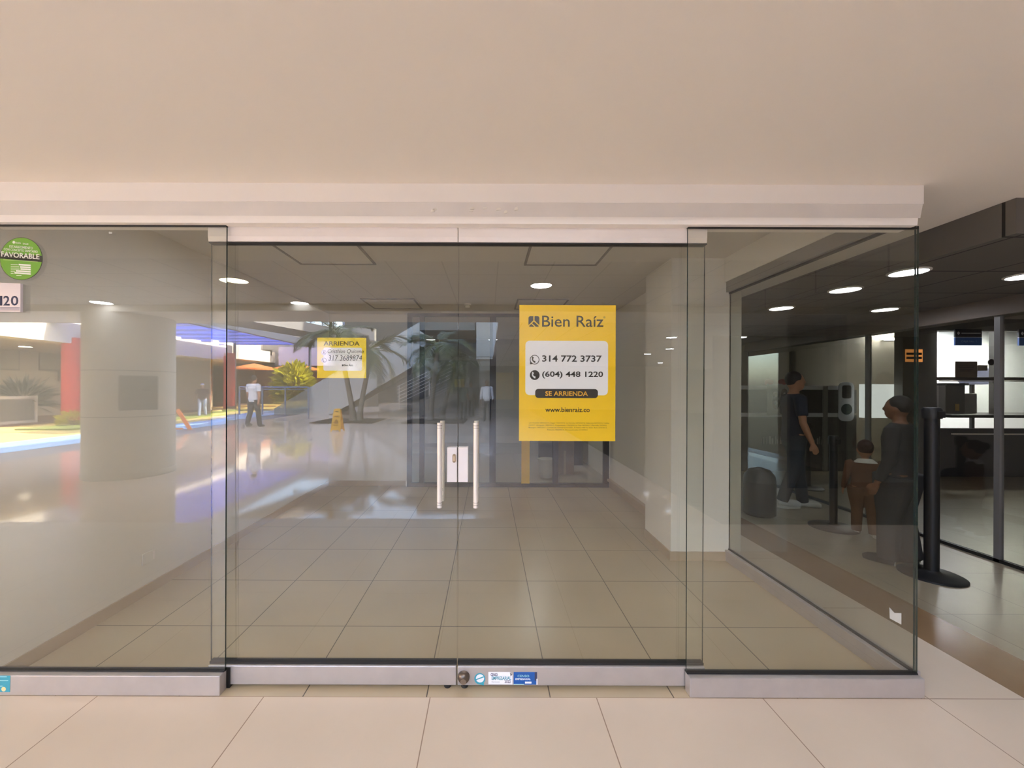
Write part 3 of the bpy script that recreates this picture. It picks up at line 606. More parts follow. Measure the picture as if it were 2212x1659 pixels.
for px0, px1, txt, lab in ((2056, 2113, 'CAJA No. 1', 'blue and black CAJA sign hanging over the left teller window'), (2193, 2250, 'CAJA No. 2', 'blue and black CAJA sign cut by the right edge of the frame')):
    xa, xb = TX(px0), TX(px1); t = thing('teller_sign', lab, 'sign', ((xa + xb) / 2, yT - .04, TZ(746.5)), 0, 'teller signs'); a = (xb - xa) / 2; hh = TZ(712) - TZ(746.5)
    obj('upper_plate', B().box(-a, a, -.01, .012, hh * .52, hh), SIGN_N, t); obj('lower_plate', B().box(-a, a, -.01, .012, 0, hh * .49), SIGN_B, t)
    obj('white_line', B().box(-a, a, -.008, .008, hh * .49, hh * .52), PAPER, t)
    fit_text('lettering', txt, (-a * .58, a * .58, hh * .15, hh * .30), mat('sign_pale', (170, 200, 236), .5), t, -.012, .01)
    obj('emblem', B().prism([(-a * .88, hh * .75), (-a * .77, hh * .86), (-a * .66, hh * .75), (-a * .77, hh * .64)], 'y', -.014, -.01), PAPER, t)
    obj('lettering_strip', B().box(-a * .55, a * .9, -.012, -.01, hh * .72, hh * .78), mat('sign_grey_text', (190, 196, 206), .5), t)
def flat(px0, py0, px1, py1, y, m, name, parent=None, th=.006): return obj(name, B().box(TX(px0), TX(px1), y, y + th, TZ(py1), TZ(py0)), m, parent)
NOTE = mat('brown_paper_note', (120, 104, 90), .8)
q = flat(2057, 781, 2104, 815, yT - .046, NOTE, 'paper_notice'); tag(q, 'brown paper notice propped on the rail of the left teller window', 'notice')
for k in range(4): flat(2063 + k, 790 + k * 3.6, 2099 - k * 3, 791.2 + k * 3.6, yT - .048, INK, 'text_line', q, .002)
q = flat(2104.5, 789, 2126, 801, yT - .046, mat('grey_paper_note', (150, 144, 134), .8), 'paper_slip'); tag(q, 'small grey paper slip beside the brown notice at the teller window', 'notice')
q = obj('octagon_sticker', B().prism([(TX(2134) + .058 * math.cos(PI / 8 + PI / 4 * k), TZ(782.5) + .058 * math.sin(PI / 8 + PI / 4 * k)) for k in range(8)], 'y', yT - .046, yT - .04), mat('octagon_dark', (60, 54, 60), .5)); tag(q, 'dark octagonal sticker on the left teller window', 'sticker')
g = group_root('window_5', 'teller windows lit white from behind')
for a, b_ in ((2024, 2145), (2157, 2270), (2282, 2400)):
    obj('glass_pane', B().box(TX(a), TX(b_), yT - .038, yT - .030, TZ(893), TZ(715)), GLASS_BACK, g)
# teller equipment
GRN = mat('machine_grey', (84, 78, 76), .5)
mc = thing('cash_machine', 'grey counting machine on the left teller counter', 'machine', (TX(2080), yT + .22, TZ(894)))
obj('body', B().box(-.19, .16, -.12, .12, 0, .50), GRN, mc, bevel=.01); obj('top_tray', B().box(-.19, .20, -.14, .12, .50, .54), BLACK, mc); obj('side_unit', B().box(.16, .40, -.10, .12, 0, .36), mat('machine_light', (140, 134, 132), .5), mc, bevel=.01)
obj('yellow_tag', B().box(-.02, .05, -.125, -.12, .05, .17), mat('amber_tag', (214, 160, 60), .5), mc)
pr = thing('chair', 'pale lilac chair back behind the right teller window', 'chair', (TX(2225), yT + .8, 0))
obj('backrest', B().prism(rrect(-.28, .28, 1.62, 1.95, .12), 'y', -.05, .05), mat('lilac_fabric', (166, 168, 206), .8), pr); obj('stem', B().box(-.03, .03, .02, .06, .45, 1.65), BLACK, pr); obj('seat', B().box(-.25, .25, -.45, .02, .42, .50), MC['lilac_fabric'], pr); obj('foot', B().lathe([(.26, 0), (.26, .03), (.05, .06), (.03, .45)], 24), BLACK, pr)

# wall with beige panels and white counter band, seen through the side glass
dW = 7.9; yW = dW - D
def WX(px): return (px - VX) / F * dW
def WZ(py): return H - (py - 2.5 - VY) / F * dW
struct('wall_bank_panels', B().box(WX(1560), WX(1960), yW, yW + .1, 0, ZT), mat('bank_panel_beige', (150, 140, 124), .6, var=.04), label='beige panel wall at the end of the bank queue')
cb = thing('service_desk', 'dark service desk with white bands at the end of the bank queue', 'desk', (WX(1700), yW - .5, 0))
X0 = WX(1700)
obj('front', B().box(WX(1560) - X0, WX(1800) - X0, 0, .1, 0, WZ(893)), mat('desk_dark', (60, 58, 56), .4), cb)
for a, b_ in ((834, 842), (889, 897)): obj('white_band', B().box(WX(1560) - X0, WX(1775) - X0, -.02, .02, WZ(b_), WZ(a)), TW, cb)
obj('dark_screen', B().box(WX(1560) - X0, WX(1800) - X0, .0, .02, WZ(889), WZ(842)), mat('desk_glass', (66, 64, 62), .15), cb)
for px in (1670, 1735): obj('post', B().box(WX(px) - X0 - .04, WX(px) - X0 + .04, -.03, .03, 0, WZ(765 if px < 1700 else 834)), mat('post_grey', (130, 128, 124), .4), cb)
rs = random.Random(9); lm = B()
for k in range(26):
    px = 1607 + k * 5.6 + rs.uniform(-1, 1); h_ = rs.uniform(.5, 1)
    if k in (11, 14): continue
    a_, b_ = WX(px) - X0, WX(px + rs.choice((.8, 1.2, 3.2))) - X0; lm.box(a_, b_, -.003, 0, WZ(952), WZ(952 - 16 * h_))
obj('worn_lettering', lm, mat('faded_letter_grey', (176, 172, 164), .6), cb)
pn = thing('number_card', 'white card with a large number seen from behind, on the bank desk', 'sign', (WX(1640), yW - .53, WZ(893)))
a = WX(1664) - WX(1640); hh = WZ(830) - WZ(893)
obj('card', B().box(-a, a, -.012, 0, 0, hh), mat('card_white', (190, 190, 182), .6), pn); fit_text('number', '28', (-a * .6, a * .7, hh * .18, hh * .84), INK, pn, -.014, .02, mirror=True)
wl = thing('wall_light', 'short bright wall light on the beige bank panels, behind the side glass', 'wall light', (WX(1925), yW, WZ(732)))
obj('housing', B().box(-.22, .22, -.06, 0, -.03, .03), WHITE_PAINT, wl); obj('tube', B().tube([(-.20, -.07, -.01), (.20, -.07, -.01)], .02, 12), emit_mat('wall_tube', (244, 246, 255), 60), wl)
rd = thing('round_sign', 'white framed panel with a round teal emblem in the bank', 'sign', (WX(1773), yW - .54, WZ(905)))
obj('panel', B().prism(rrect(-.13, .15, 0, .72, .10), 'y', -.02, 0), TW, rd); obj('inner_panel', B().prism(rrect(-.075, .095, .42, .66, .04), 'y', -.024, -.02), MC['desk_glass'], rd); obj('teal_disc', B().prism(disc_poly(.01, .22, .10, 32), 'y', -.026, -.02), mat('deep_teal', (24, 60, 62), .3), rd)
for px, lab in ((1622, 'left of two red caps on the bank desk'), (1650, 'right of two red caps on the bank desk')):
    rc = obj('red_cap', B().ball((0, 0, .061), (.07, .07, .06)), mat('red_cloth', (186, 50, 44), .7), None, (WX(px), yW - .5, WZ(834) + .004), smooth=True); tag(rc, lab, 'cap', 'red caps on the desk')
os_ = flat(1955, 755, 1992, 782, yT - .006, mat('orange_sign', (230, 150, 80), .5, emit=(230, 150, 80), estr=.5), 'orange_sign'); tag(os_, 'small orange lit notice seen through the corner of the side glass', 'sign')
for k in range(2): flat(1957, 762 + k * 9, 1990, 767 + k * 9, yT - .009, INK, 'text_line', os_, .003)
struct('wall_bright_window', B().box(TX(1890), TX(1984), yT + .2, yT + .3, TZ(905), TZ(830)), mat('lit_window', (236, 238, 240), .5, emit=(236, 240, 246), estr=.8), label='bright lit hatch seen through the side glass')

# queue posts
def stanchion(x, y, h, rb_, rp, label):
    t = thing('queue_post', label, 'queue post', (x, y, 0), 0, 'queue posts in the bank')
    obj('base_plate', B().lathe([(rb_, 0), (rb_, .012), (rb_ * .9, .022), (rp * 1.4, .034), (rp, .05)], 36), BLACK, t, smooth=True)
    obj('pole', B().lathe([(rp, .03), (rp, h - .08)], 24), BLACK, t, smooth=True)
    obj('belt_head', B().lathe([(rp * 1.3, h - .09), (rp * 1.35, h - .02), (rp * 1.1, h), (.004, h)], 24), BLACK, t, smooth=True)
    obj('belt_clip', B().box(-.02, .02, -rp * 1.3 - .02, -rp * 1.2, h - .08, h - .03), BLACK, t)
    return t
p = P(2012, 1243, H * F / 399); stanchion(p.x, p.y, 1.36, .20, .045, 'tall black queue post at the right, beside the end of the side glass')
p = P(1800, 1139, H * F / 296); stanchion(p.x, p.y, 1.0, .22, .036, 'black queue post seen in the middle of the side glass')
p = P(1745, 1054, H * F / 211); stanchion(p.x, p.y, 1.0, .20, .036, 'far black queue post seen through the side glass')
p = P(1640, 1112, H * F / 268)
bn = thing('waste_bin', 'dark domed waste bin seen through the side glass near the pier', 'bin', (p.x, p.y, 0)); obj('body', B().lathe([(.15, 0), (.17, .02), (.17, .38), (.15, .42)], 28), BLACK, bn, smooth=True); obj('dome_lid', B().lathe([(.17, .40), (.16, .47), (.11, .54), (.02, .57)], 28), mat('bin_lid', (52, 50, 50), .4), bn, smooth=True)

# ================================================================== PEOPLE
SKIN = mat('skin_tan', (172, 122, 92), .55, var=.05)
SKIN_D = mat('skin_brown', (118, 78, 56), .55, var=.05)
HAIR = mat('dark_hair', (34, 26, 22), .6, var=.2, scale=60)
def fused(b, vox, smooth_it=6):
    me = b.mesh('tmp'); o = bpy.data.objects.new('tmp', me); COL.objects.link(o)
    r = o.modifiers.new('r', 'REMESH'); r.mode = 'VOXEL'; r.voxel_size = vox; r.use_smooth_shade = True
    s = o.modifiers.new('s', 'SMOOTH'); s.factor = .5; s.iterations = smooth_it
    out = evaluated(o); bpy.data.objects.remove(o); bpy.data.meshes.remove(me); return out
def person(label, loc, rz, Hh=1.72, skin=None, shirt=None, pants=None, shoe=None, hair=HAIR, stride=0., arms=((.06, .02), (.06, .02)), sleeve=.45, hat=None, long_hair=False, head_tilt=0., hs=1., collar=None, group=None, wide=1., pw=1., vox=.011, bag=None, arm_pts=None):
    """faces -Y; arms = ((swing forward, out), ...) for left and right; stride moves the feet fore and aft"""
    k = Hh / 1.72; t = thing('person', label, 'person', loc, rz, group); t.scale = (k, k, k)
    b = B(); W_ = wide
    feet = []
    legs = []
    for s in (-1, 1):
        st_ = stride * s
        hip = Vector((.092 * s * W_, 0, .90)); knee = Vector((.10 * s, -st_ * .45 - .02, .50)); ank = Vector((.105 * s, -st_ + (.03 if st_ < 0 else 0), .085 + (.05 if st_ < -.1 else 0)))
        legs.append((hip, knee, ank))
        b.tube([hip + Vector((0, 0, .06)), hip.lerp(knee, .3), knee, knee.lerp(ank, .35), ank, ank - Vector((0, 0, .06))], [.088 * W_, .078 * W_, .056, .055, .038, .036], 16)
        b.tube([ank + Vector((0, .035, -.045)), ank + Vector((0, -.04, -.045)), ank + Vector((0, -.13, -.055)), ank + Vector((0, -.17, -.06))], [(.036, .034), (.040, .036), (.044, .024), (.03, .018)], 14)
        feet.append(ank)
    b.tube([(0, .005, .80), (0, .005, .90), (0, 0, 1.02), (0, 0, 1.15), (0, .005, 1.30), (0, .01, 1.40), (0, .012, 1.455)], [(.12 * W_, .09), (.165 * W_, .115), (.148 * W_, .10), (.148 * W_, .10), (.172 * W_, .112), (.165 * W_, .09), (.07, .06)], 24)
    hz = Vector((0, -.012 - head_tilt * .05, 1.49 + .115 * hs))
    b.tube([(0, .012, 1.42), (0, .004, 1.49), (0, -.004, 1.56)], [.062, .054, .052], 16)
    b.ball(hz, (.076 * hs, .096 * hs, .118 * hs), 24, 16); b.ball(hz + Vector((0, -.045, -.065)) * hs, (.052 * hs, .045 * hs, .05 * hs)); b.ball(hz + Vector((0, -.10, -.012)) * hs, (.013 * hs, .018 * hs, .022 * hs))
    for s in (-1, 1):
        b.ball(hz + Vector((.076 * s, .008, -.01)) * hs, (.012 * hs, .022 * hs, .034 * hs)); b.ball(hz + Vector((.03 * s, -.083, .015)) * hs, (.018 * hs, .012 * hs, .009 * hs))
    b.tube([hz + Vector((-.022, -.088, -.058)) * hs, hz + Vector((0, -.094, -.058)) * hs, hz + Vector((.022, -.088, -.058)) * hs], .007 * hs, 8)
    arm = []
    for i, s in enumerate((-1, 1)):
        sw, ou = arms[i]
        sh = Vector((.185 * s * W_, .01, 1.385)); el = sh + Vector(((.035 + ou) * s, -sw * .4 + .02, -.285)); wr = el + Vector(((.01 + ou * .3) * s, -sw - .03, -.245))
        if arm_pts and arm_pts[i]: el, wr = Vector(arm_pts[i][0]), Vector(arm_pts[i][1])
        b.tube([sh + Vector((-.03 * s, 0, .01)), sh, sh.lerp(el, .35), el, el.lerp(wr, .3), wr], [.055, .056, .047, .039, .040, .027], 14)
        dv = (wr - el).normalized(); sd = dv.cross(Vector((1 * s, 0, 0))).normalized()
        pm = wr + dv * .05
        b.tube([wr, wr + dv * .03, pm + dv * .03], [(.026, .020), (.018, .036), (.016, .042)], 12)
        for f in range(4):
            st0 = pm + dv * .025 + sd * (.030 - .020 * f); ln = (.062, .072, .068, .052)[f]
            b.tube([st0, st0 + dv * ln * .5 + Vector((-.006 * s, 0, 0)), st0 + dv * ln + Vector((-.018 * s, 0, 0))], [.0095, .009, .008], 8)
        th0 = wr + dv * .03 + sd * .03; b.tube([th0, th0 + dv * .03 + sd * .022, th0 + dv * .06 + sd * .024], [.012, .011, .009], 8)
        arm.append((sh, el, wr))
    obj('body', fused(b, vox), skin or SKIN, t, smooth=True)
    if shirt:
        c_ = B(); c_.tube([(0, .005, .84), (0, .004, .92), (0, 0, 1.02), (0, 0, 1.15), (0, .004, 1.30), (0, .008, 1.40), (0, .012, 1.452)], [(.176 * W_, .128), (.182 * W_, .132), (.166 * W_, .122), (.165 * W_, .12), (.186 * W_, .128), (.176 * W_, .105), (.082, .07)], 26)
        for sh, el, wr in arm:
            s = 1 if sh.x > 0 else -1
            pts = [sh + Vector((-.04 * s, 0, .012)), sh + Vector((.004 * s, 0, .006)), sh.lerp(el, .4)]; rd_ = [.066, .070, .064]
            if sleeve > .6: pts += [el, el.lerp(wr, min(1, (sleeve - .5) * 2))]; rd_ += [.055, .044]
            else: pts += [sh.lerp(el, .72)]; rd_ += [.062]
            c_.tube(pts, rd_, 16)
        obj('shirt', fused(c_, vox), shirt, t, smooth=True)
    if collar:
        obj('collar', B().tube([(0, .012, 1.40), (0, .010, 1.44), (0, .006, 1.475)], [(.15 * W_, .12), (.115 * W_, .10), (.085 * W_, .08)], 24), collar, t, smooth=True)
    if pants:
        c_ = B(); c_.tube([(0, .004, .78), (0, .004, .86), (0, .004, .96)], [(.15 * W_, .115), (.176 * W_, .125), (.158 * W_, .112)], 24)
        for hip, knee, ank in legs: c_.tube([hip + Vector((0, 0, .03)), hip.lerp(knee, .3), knee, knee.lerp(ank, .4), ank + Vector((0, 0, -.03))], [.100 * W_ * pw, .092 * W_ * pw, .074 * pw, .070 * pw, .064 * pw], 16)
        obj('trousers', fused(c_, vox), pants, t, smooth=True)
    if shoe:
        for ank in feet:
            s_b = B().tube([ank + Vector((0, .052, -.048)), ank + Vector((0, .0, -.040)), ank + Vector((0, -.08, -.045)), ank + Vector((0, -.15, -.055)), ank + Vector((0, -.195, -.062))], [(.036, .034), (.046, .045), (.050, .038), (.047, .028), (.025, .018)], 16)
            sh_ = obj('shoe', s_b, shoe, t, smooth=True)
            obj('sole', B().tube([ank + Vector((0, .055, -.076)), ank + Vector((0, -.05, -.076)), ank + Vector((0, -.195, -.076))], [(.040, .009), (.050, .009), (.034, .009)], 16), mat('rubber_sole', (200, 196, 188), .7), sh_)
    if hat:
        obj('cap', B().ball(hz + Vector((0, .006, .045)), (.086, .104, .088), 22, 12).prism([(-.07, -.06), (.07, -.06), (.06, -.17), (0, -.19), (-.06, -.17)], 'z', hz.z + .05, hz.z + .062), hat, t, smooth=True)
    else:
        hb = B().ball(hz + Vector((0, .022, .030)) * hs, (.084 * hs, .094 * hs, .104 * hs), 22, 14)
        if long_hair: hb.ball(hz + Vector((0, .10, .06)) * hs, (.05 * hs, .05 * hs, .05 * hs), 16, 10)
        obj('hair', hb, hair, t, smooth=True)
    if bag:
        obj('shoulder_bag', B().prism(rrect(-.13, .13, .85, 1.15, .03), 'y', .12, .20), bag, t, bevel=.01)
    return t
C = lambda n, rgb, r=.85: mat(n, rgb, r, var=.10, scale=14)
p = P(1868, 1158, H * F / 312)
person('small child in brown clothes and white trainers, seen through the side glass', (p.x, p.y, 0), PI - .5, .92, SKIN, C('brown_corduroy_top', (104, 68, 44)), C('brown_corduroy', (112, 76, 48)), C('white_trainer', (214, 208, 198), .6), hair=mat('reddish_brown_hair', (58, 30, 22), .6, var=.2, scale=60), long_hair=True, collar=C('white_collar', (226, 222, 214)), stride=.08, sleeve=.95, pw=1.25, wide=1.25, hs=1.45)
p = P(1940, 1218, H * F / 374)
person('short person in charcoal clothes at the corner of the side glass', (p.x, p.y, 0), -2.6, 1.44, SKIN_D, C('charcoal_shirt', (44, 42, 44)), C('charcoal_trousers', (50, 50, 52)), C('black_shoe', (22, 22, 22), .5), stride=.05, sleeve=.95, pw=1.35, wide=1.25)
p = P(1715, 1098, H * F / 254)
person('standing person in dark jeans and black and white trainers, behind the queue post', (p.x, p.y, 0), 1.3, 1.72, SKIN, C('dark_navy_shirt', (34, 38, 52)), C('dark_jeans', (48, 54, 62)), C('light_trainer', (190, 188, 184), .6), stride=.14)

# ================================================================== BEHIND THE PHOTOGRAPHER: walkway and plaza (seen in the glass)
YE = -(7.5 - D)        # far edge of the walkway roof beam
struct('ceiling_walkway', B().box(-10.5, 14, YE, -1.06, ZC, ZC + .1).box(.2, 14, -24, YE, ZC, ZC + .1).box(-.6, .2, -24, -17.5, ZC, ZC + .1), tile_mat('walkway_ceiling_tile', (206, 198, 186), (96, 90, 82), .6, .6, .1, -.28, .016, .7, .01), label='pale tile ceiling of the walkway')
BM = mat('beam_paint', (222, 214, 200), .7, var=.03)
struct('trim_6', B().box(-10.5, 14, YE, -(6.38 - D), 2.72, ZC + .12), BM, label='pale edge beam of the walkway roof')
UP = mat('upper_building', (206, 198, 188), .8, var=.04, scale=.6)
struct('wall_upper_shade_mass', B().box(-10.5, 14, YE, 9.2, ZC + .12, 4.2).box(.2, 14, -48, YE - .3, ZC + .12, 13).box(-.6, .2, -48, -17.5, ZC + .12, 13), UP, label='plain unseen building mass above the walkway, shaped to shade the plaza')  # unseen mass, height and length chosen to keep sun off the plaza
struct('wall_left_neighbour', B().box(-10.5, XL - .14, .0, .2, 0, ZC), UP, label='plain wall left of the shop')
struct('wall_dark_added', B().box(5.6, 14, -8.0, -7.9, 0, ZC), mat('dark_added_wall', (64, 58, 54), .4, var=.1), label='dark wall added along the walkway to the right to darken reflections')  # added dark wall, cuts the bright reflection in the right pane
struct('wall_wing_end', B().box(-.6, 14, -24.2, -24, 0, ZC), mat('wing_wall', (168, 160, 150), .7))
for px, py, hor, em, lab in ((217, 653, 841, DL_WHITE, 'round walkway ceiling light farthest left'), (642, 650, 834, DL_WHITE, 'round cool walkway ceiling light nearest the edge beam'), (500, 603, 838, DL_WARM, 'round warm yellowish walkway ceiling light'), (1170, 610, 834, emit_mat('downlight_bright', (244, 245, 255), 300), 'bright cool walkway ceiling light mirrored just above the large yellow poster')):
    y_ = py - (px - VX) * ROLL; d = (ZC - H) * F / (hor - y_); x = (px - VX) / F * d
    downlight(x, -(d - D), ZC, .13, em, lab, 'walkway ceiling lights')
for x, d, lab in ((4.9, 10.6, 'right wing ceiling light nearest the beam'), (6.3, 13.8, 'second right wing ceiling light from the beam'), (6.4, 16.0, 'third right wing ceiling light from the beam'), (9.5, 22.0, 'farthest right wing ceiling light'), (7.0, 4.2, 'added walkway ceiling light far right before the bank, lighting the floor')):  # the last one is added to light the floor at the right
    downlight(x, -(d - D), ZC, .13, DL_WHITE, lab, 'walkway ceiling lights')

# round column with a service panel
COLM = mat('column_plaster', (226, 219, 206), .6, var=.05, scale=2)
cX, cY, cR = -6.25, -5.0, .62
t = thing('round_column', 'thick round plastered column with a square service panel', 'column', (cX, cY, 0))
prof = [(cR + .01, 0), (cR + .01, .10), (cR, .104)]
for zz in (1.02, 1.78):
    obj('joint_line', B().lathe([(cR + .001, zz - .007), (cR + .001, zz + .007)], 64), mat('joint_shadow_gap', (112, 106, 96), .8), t)
obj('shaft', B().lathe(prof + [(cR, 2.72)], 64), COLM, t, smooth=True)
# the panel faces the glass; seen slightly right of the middle
view = math.atan2(D * 0 - cY + .0, 0 - cX)   # towards the mirrored eye
ang = math.atan2(D - cY, 0 - cX) - .16 * 1.0
pnl = obj('service_panel', B().box(-.03, .03, -.25, .25, 1.13, 1.70), mat('panel_grey', (112, 108, 100), .5), t, bevel=.02); pnl.rotation_euler = (0, 0, ang); pnl.location = ((cR - .0) * math.cos(ang), (cR - .0) * math.sin(ang), 0)
for y0, z0, w_, h_ in ((-.14, 1.50, .09, .02), (.02, 1.50, .08, .02), (-.14, 1.44, .11, .045), (.02, 1.44, .04, .03), (-.02, 1.20, .09, .012)):
    obj('slot', B().box(.03, .034, y0, y0 + w_, z0, z0 + h_), INK, pnl)

# ground beyond the polished floor
struct('floor_curb', B().box(-11.1, -9.8, -60, -3, -.15, -.01), mat('grey_drain', (110, 108, 112), .6, var=.1), label='grey drain strip along the plaza')
struct('floor_pavement', B().box(-13.1, -11.1, -60, -3, -.15, 0), mat('pale_pavement', (138, 178, 214), .5, var=.1, scale=3), label='pale bluish pavement strip in the sun')
struct('floor_yard', B().box(-60, -13.1, -70, 12, -.15, 0), mat('yellow_paving', (206, 184, 110), .8, var=.12, scale=1.5), label='sunny yellow paved yard')
struct('floor_far', B().box(-9.8, 40, -90, -46, -.15, 0), MC['yellow_paving'])
gr = obj('grass', B().box(-16.6, -14.6, -22, -12, 0, .05), mat('grass', (124, 134, 60), .9, var=.35, scale=30, bump=.8)); tag(gr, 'strip of sunny green grass by the red pillar', 'grass', kind='stuff')

def leafy(n, rx, ry, rz_, cz_, lw, ll, seed):
    r_ = random.Random(seed); b = B()
    for i in range(n):
        a = r_.uniform(0, 2 * PI); e = math.asin(r_.uniform(-.3, 1)); q_ = r_.uniform(.55, 1)
        c_ = Vector((rx * q_ * math.cos(e) * math.cos(a), ry * q_ * math.cos(e) * math.sin(a), cz_ + rz_ * q_ * math.sin(e)))
        dr_ = Vector((math.cos(a) * math.cos(e), math.sin(a) * math.cos(e), math.sin(e) + r_.uniform(-.2, .5))).normalized(); sd = dr_.cross(Vector((r_.uniform(-1, 1), r_.uniform(-1, 1), r_.uniform(-1, 1)))).normalized()
        l = ll * r_.uniform(.7, 1.3); w_ = lw * r_.uniform(.7, 1.2)
        b.add([c_, c_ + dr_ * l * .5 + sd * w_, c_ + dr_ * l + Vector((0, 0, -l * .15)), c_ + dr_ * l * .5 - sd * w_], [(0, 1, 2, 3)])
    return b
LEAF_SUN = translucent('sunlit_leaf', (186, 178, 44)); LEAF = mat('palm_leaf', (84, 94, 62), .45, var=.25, scale=12); LEAF_D = mat('dark_leaf', (44, 60, 38), .5, var=.3, scale=12)
STEM = mat('brown_stem', (90, 70, 50), .8)
def shrub(x, y, z, rx, rz_, m, label, seed, n=700, ll=.35):
    t = thing('shrub', label, 'shrub', (x, y, z)); obj('foliage', leafy(n, rx, rx, rz_, rz_ * .6, ll * .22, ll, seed), m, t)
    obj('stem', B().tube([(0, 0, 0), (.05, 0, rz_ * .7)], [.05, .02], 8).tube([(0, 0, 0), (-.12, .05, rz_ * .6)], [.04, .015], 8), STEM, t)
q = Q(158, 912, 15.6); shrub(q.x, q.y, 0, .42, .32, LEAF_SUN, 'low sunlit shrub at the foot of the red pillar', 11, 260, .2)
q = Q(620, 838, 24); shrub(q.x, q.y - .8, 0, 1.0, 1.75, LEAF_SUN, 'large bright yellow green shrub behind the steel railing', 12, 1100, .55)

# red pillars
RED = mat('red_paint', (196, 44, 46), .5, var=.05)
for px, d, r_, lab in ((156, 16.9, .34, 'round red pillar beside the picture shop'), (494, 26, .30, 'far round red pillar beside the dark cafe')):
    q = Q(px, 841, d, 841); t = thing('pillar', lab, 'pillar', (q.x, q.y, 0), 0, 'red pillars'); obj('shaft', B().lathe([(r_, 0), (r_, 3.6)], 32), RED, t, smooth=True); obj('foot', B().lathe([(r_ + .06, 0), (r_ + .06, .12), (r_, .14)], 32), BLACK, t)
# picture shop at the left: recessed dim front facing the plaza
SHOPW = mat('shop_wall', (176, 162, 144), .8, var=.08)
struct('wall_shop_row', B().box(-23.2, -23, -40, 4, 0, 3.4).box(-23, -18.4, 3.8, 4, 0, 3.4).box(-23, -18.4, -24.6, -24.4, 0, 3.4), SHOPW, label='dim back wall of the picture shop')
struct('ceiling_shop_row', B().box(-23.2, -18.2, -40, 4, 3.3, 3.5), SHOPW)
struct('floor_shop_row', B().box(-23.2, -18.4, -40, 4, 0, .06), mat('dark_red_tile', (92, 62, 50), .6))
struct('trim_7', B().box(-18.4, -17.4, -40, 4, 3.35, 4.2), mat('cream_fascia', (226, 214, 196), .7), label='cream canopy edge over the shops')
struct('wall_shop_upper', B().box(-23.2, -18.4, -40, 4, 3.5, 6), UP)
for y_, lab in ((-13.2, 'added ceiling light of the picture shop, nearest the glass'), (-15.6, 'middle added ceiling light of the picture shop'), (-19.5, 'added ceiling light of the picture shop, behind the red pillar')):
    downlight(-20.4, y_, 3.3, .2, emit_mat('added_light_pictures', (255, 240, 210), 420), lab, 'added picture shop lights')  # lamps added to lift the dim picture shop
FR = mat('frame_brown', (70, 56, 46), .5)
def picture(px, py, d, wd, ht, label, col, base=0):
    q = Q(px, py, d, 841); t = thing('picture', label, 'picture', (-22.95, q.y, max(.06, q.z - ht / 2)), 0, 'pictures in the shop')
    obj('frame', B().box(0, .05, -wd / 2, wd / 2, 0, ht), FR, t, bevel=.01); obj('canvas', B().box(.05, .055, -wd / 2 + .07, wd / 2 - .07, .07, ht - .07), mat('canvas_%d' % px, col, .7, var=.5, scale=4), t)
for a in ((20, 770, 17.5, 1.5, 1.6, 'large dark picture high on the shop wall at the left', (70, 72, 60)), (62, 770, 19, 1.0, 1.3, 'tall pale picture on the shop wall', (150, 140, 120)), (105, 772, 21, 1.3, 1.4, 'square picture of a pale round face shape on the shop wall', (130, 122, 108)), (112, 812, 21.5, .5, .6, 'small dark picture under the round one', (50, 46, 42)), (132, 792, 22.3, .4, .4, 'tiny square picture nearest the red pillar', (60, 58, 52))): picture(*a)
q = Q(44, 884, 15.5, 841)
t = thing('picture', 'large pale framed picture leaning on the shop floor', 'picture', (-18.8, q.y, .06), 0, 'pictures in the shop'); fr = B().box(0, .05, -1.1, 1.1, 0, 1.1); obj('frame', fr, mat('pale_frame', (176, 166, 150), .6), t, bevel=.01); obj('canvas', B().box(.05, .056, -.98, .98, .12, .98), mat('canvas_dull', (92, 86, 76), .8, var=.3, scale=3), t)
t = thing('potted_plant', 'dark spiky potted plant in front of the picture shop', 'plant', (-19.6, Q(104, 880, 17.6, 841).y + .8, .06)); obj('pot', B().lathe([(.22, 0), (.30, .45), (.32, .45), (.32, .5), (.2, .5)], 24), mat('clay', (120, 90, 70), .8), t, smooth=True); obj('foliage', leafy(260, .5, .5, .7, .75, .05, .8, 21), LEAF_D, t)

# blue canopy, its dark beam and cream fascia
CANB = translucent('blue_canopy', (146, 160, 226))
t = thing('canopy', 'blue glazed canopy over the pavement', 'canopy', (-14.2, -20.5, 4.35))
obj('roof_sheet', B().box(-3.0, 2.2, -4.6, 6.5, .0, .06), CANB, t)
for k in range(8): obj('rib', B().box(-3.0, 2.2, -4.6 + k * 1.55, -4.48 + k * 1.55, -.10, 0), mat('pale_blue_rib', (190, 200, 240), .4), t)
obj('edge_beam', B().box(-3.2, 2.3, 6.4, 6.7, -.25, .15).box(2.1, 2.3, -4.7, 6.4, -.25, .15), mat('slate_beam', (84, 88, 104), .5), t)
for sx, sy in ((-3, -4.5), (2.1, -4.5)): obj('post', B().lathe([(.09, -4.35), (.09, 0)], 16, sx, sy), mat('slate_beam', (84, 88, 104), .5), t)
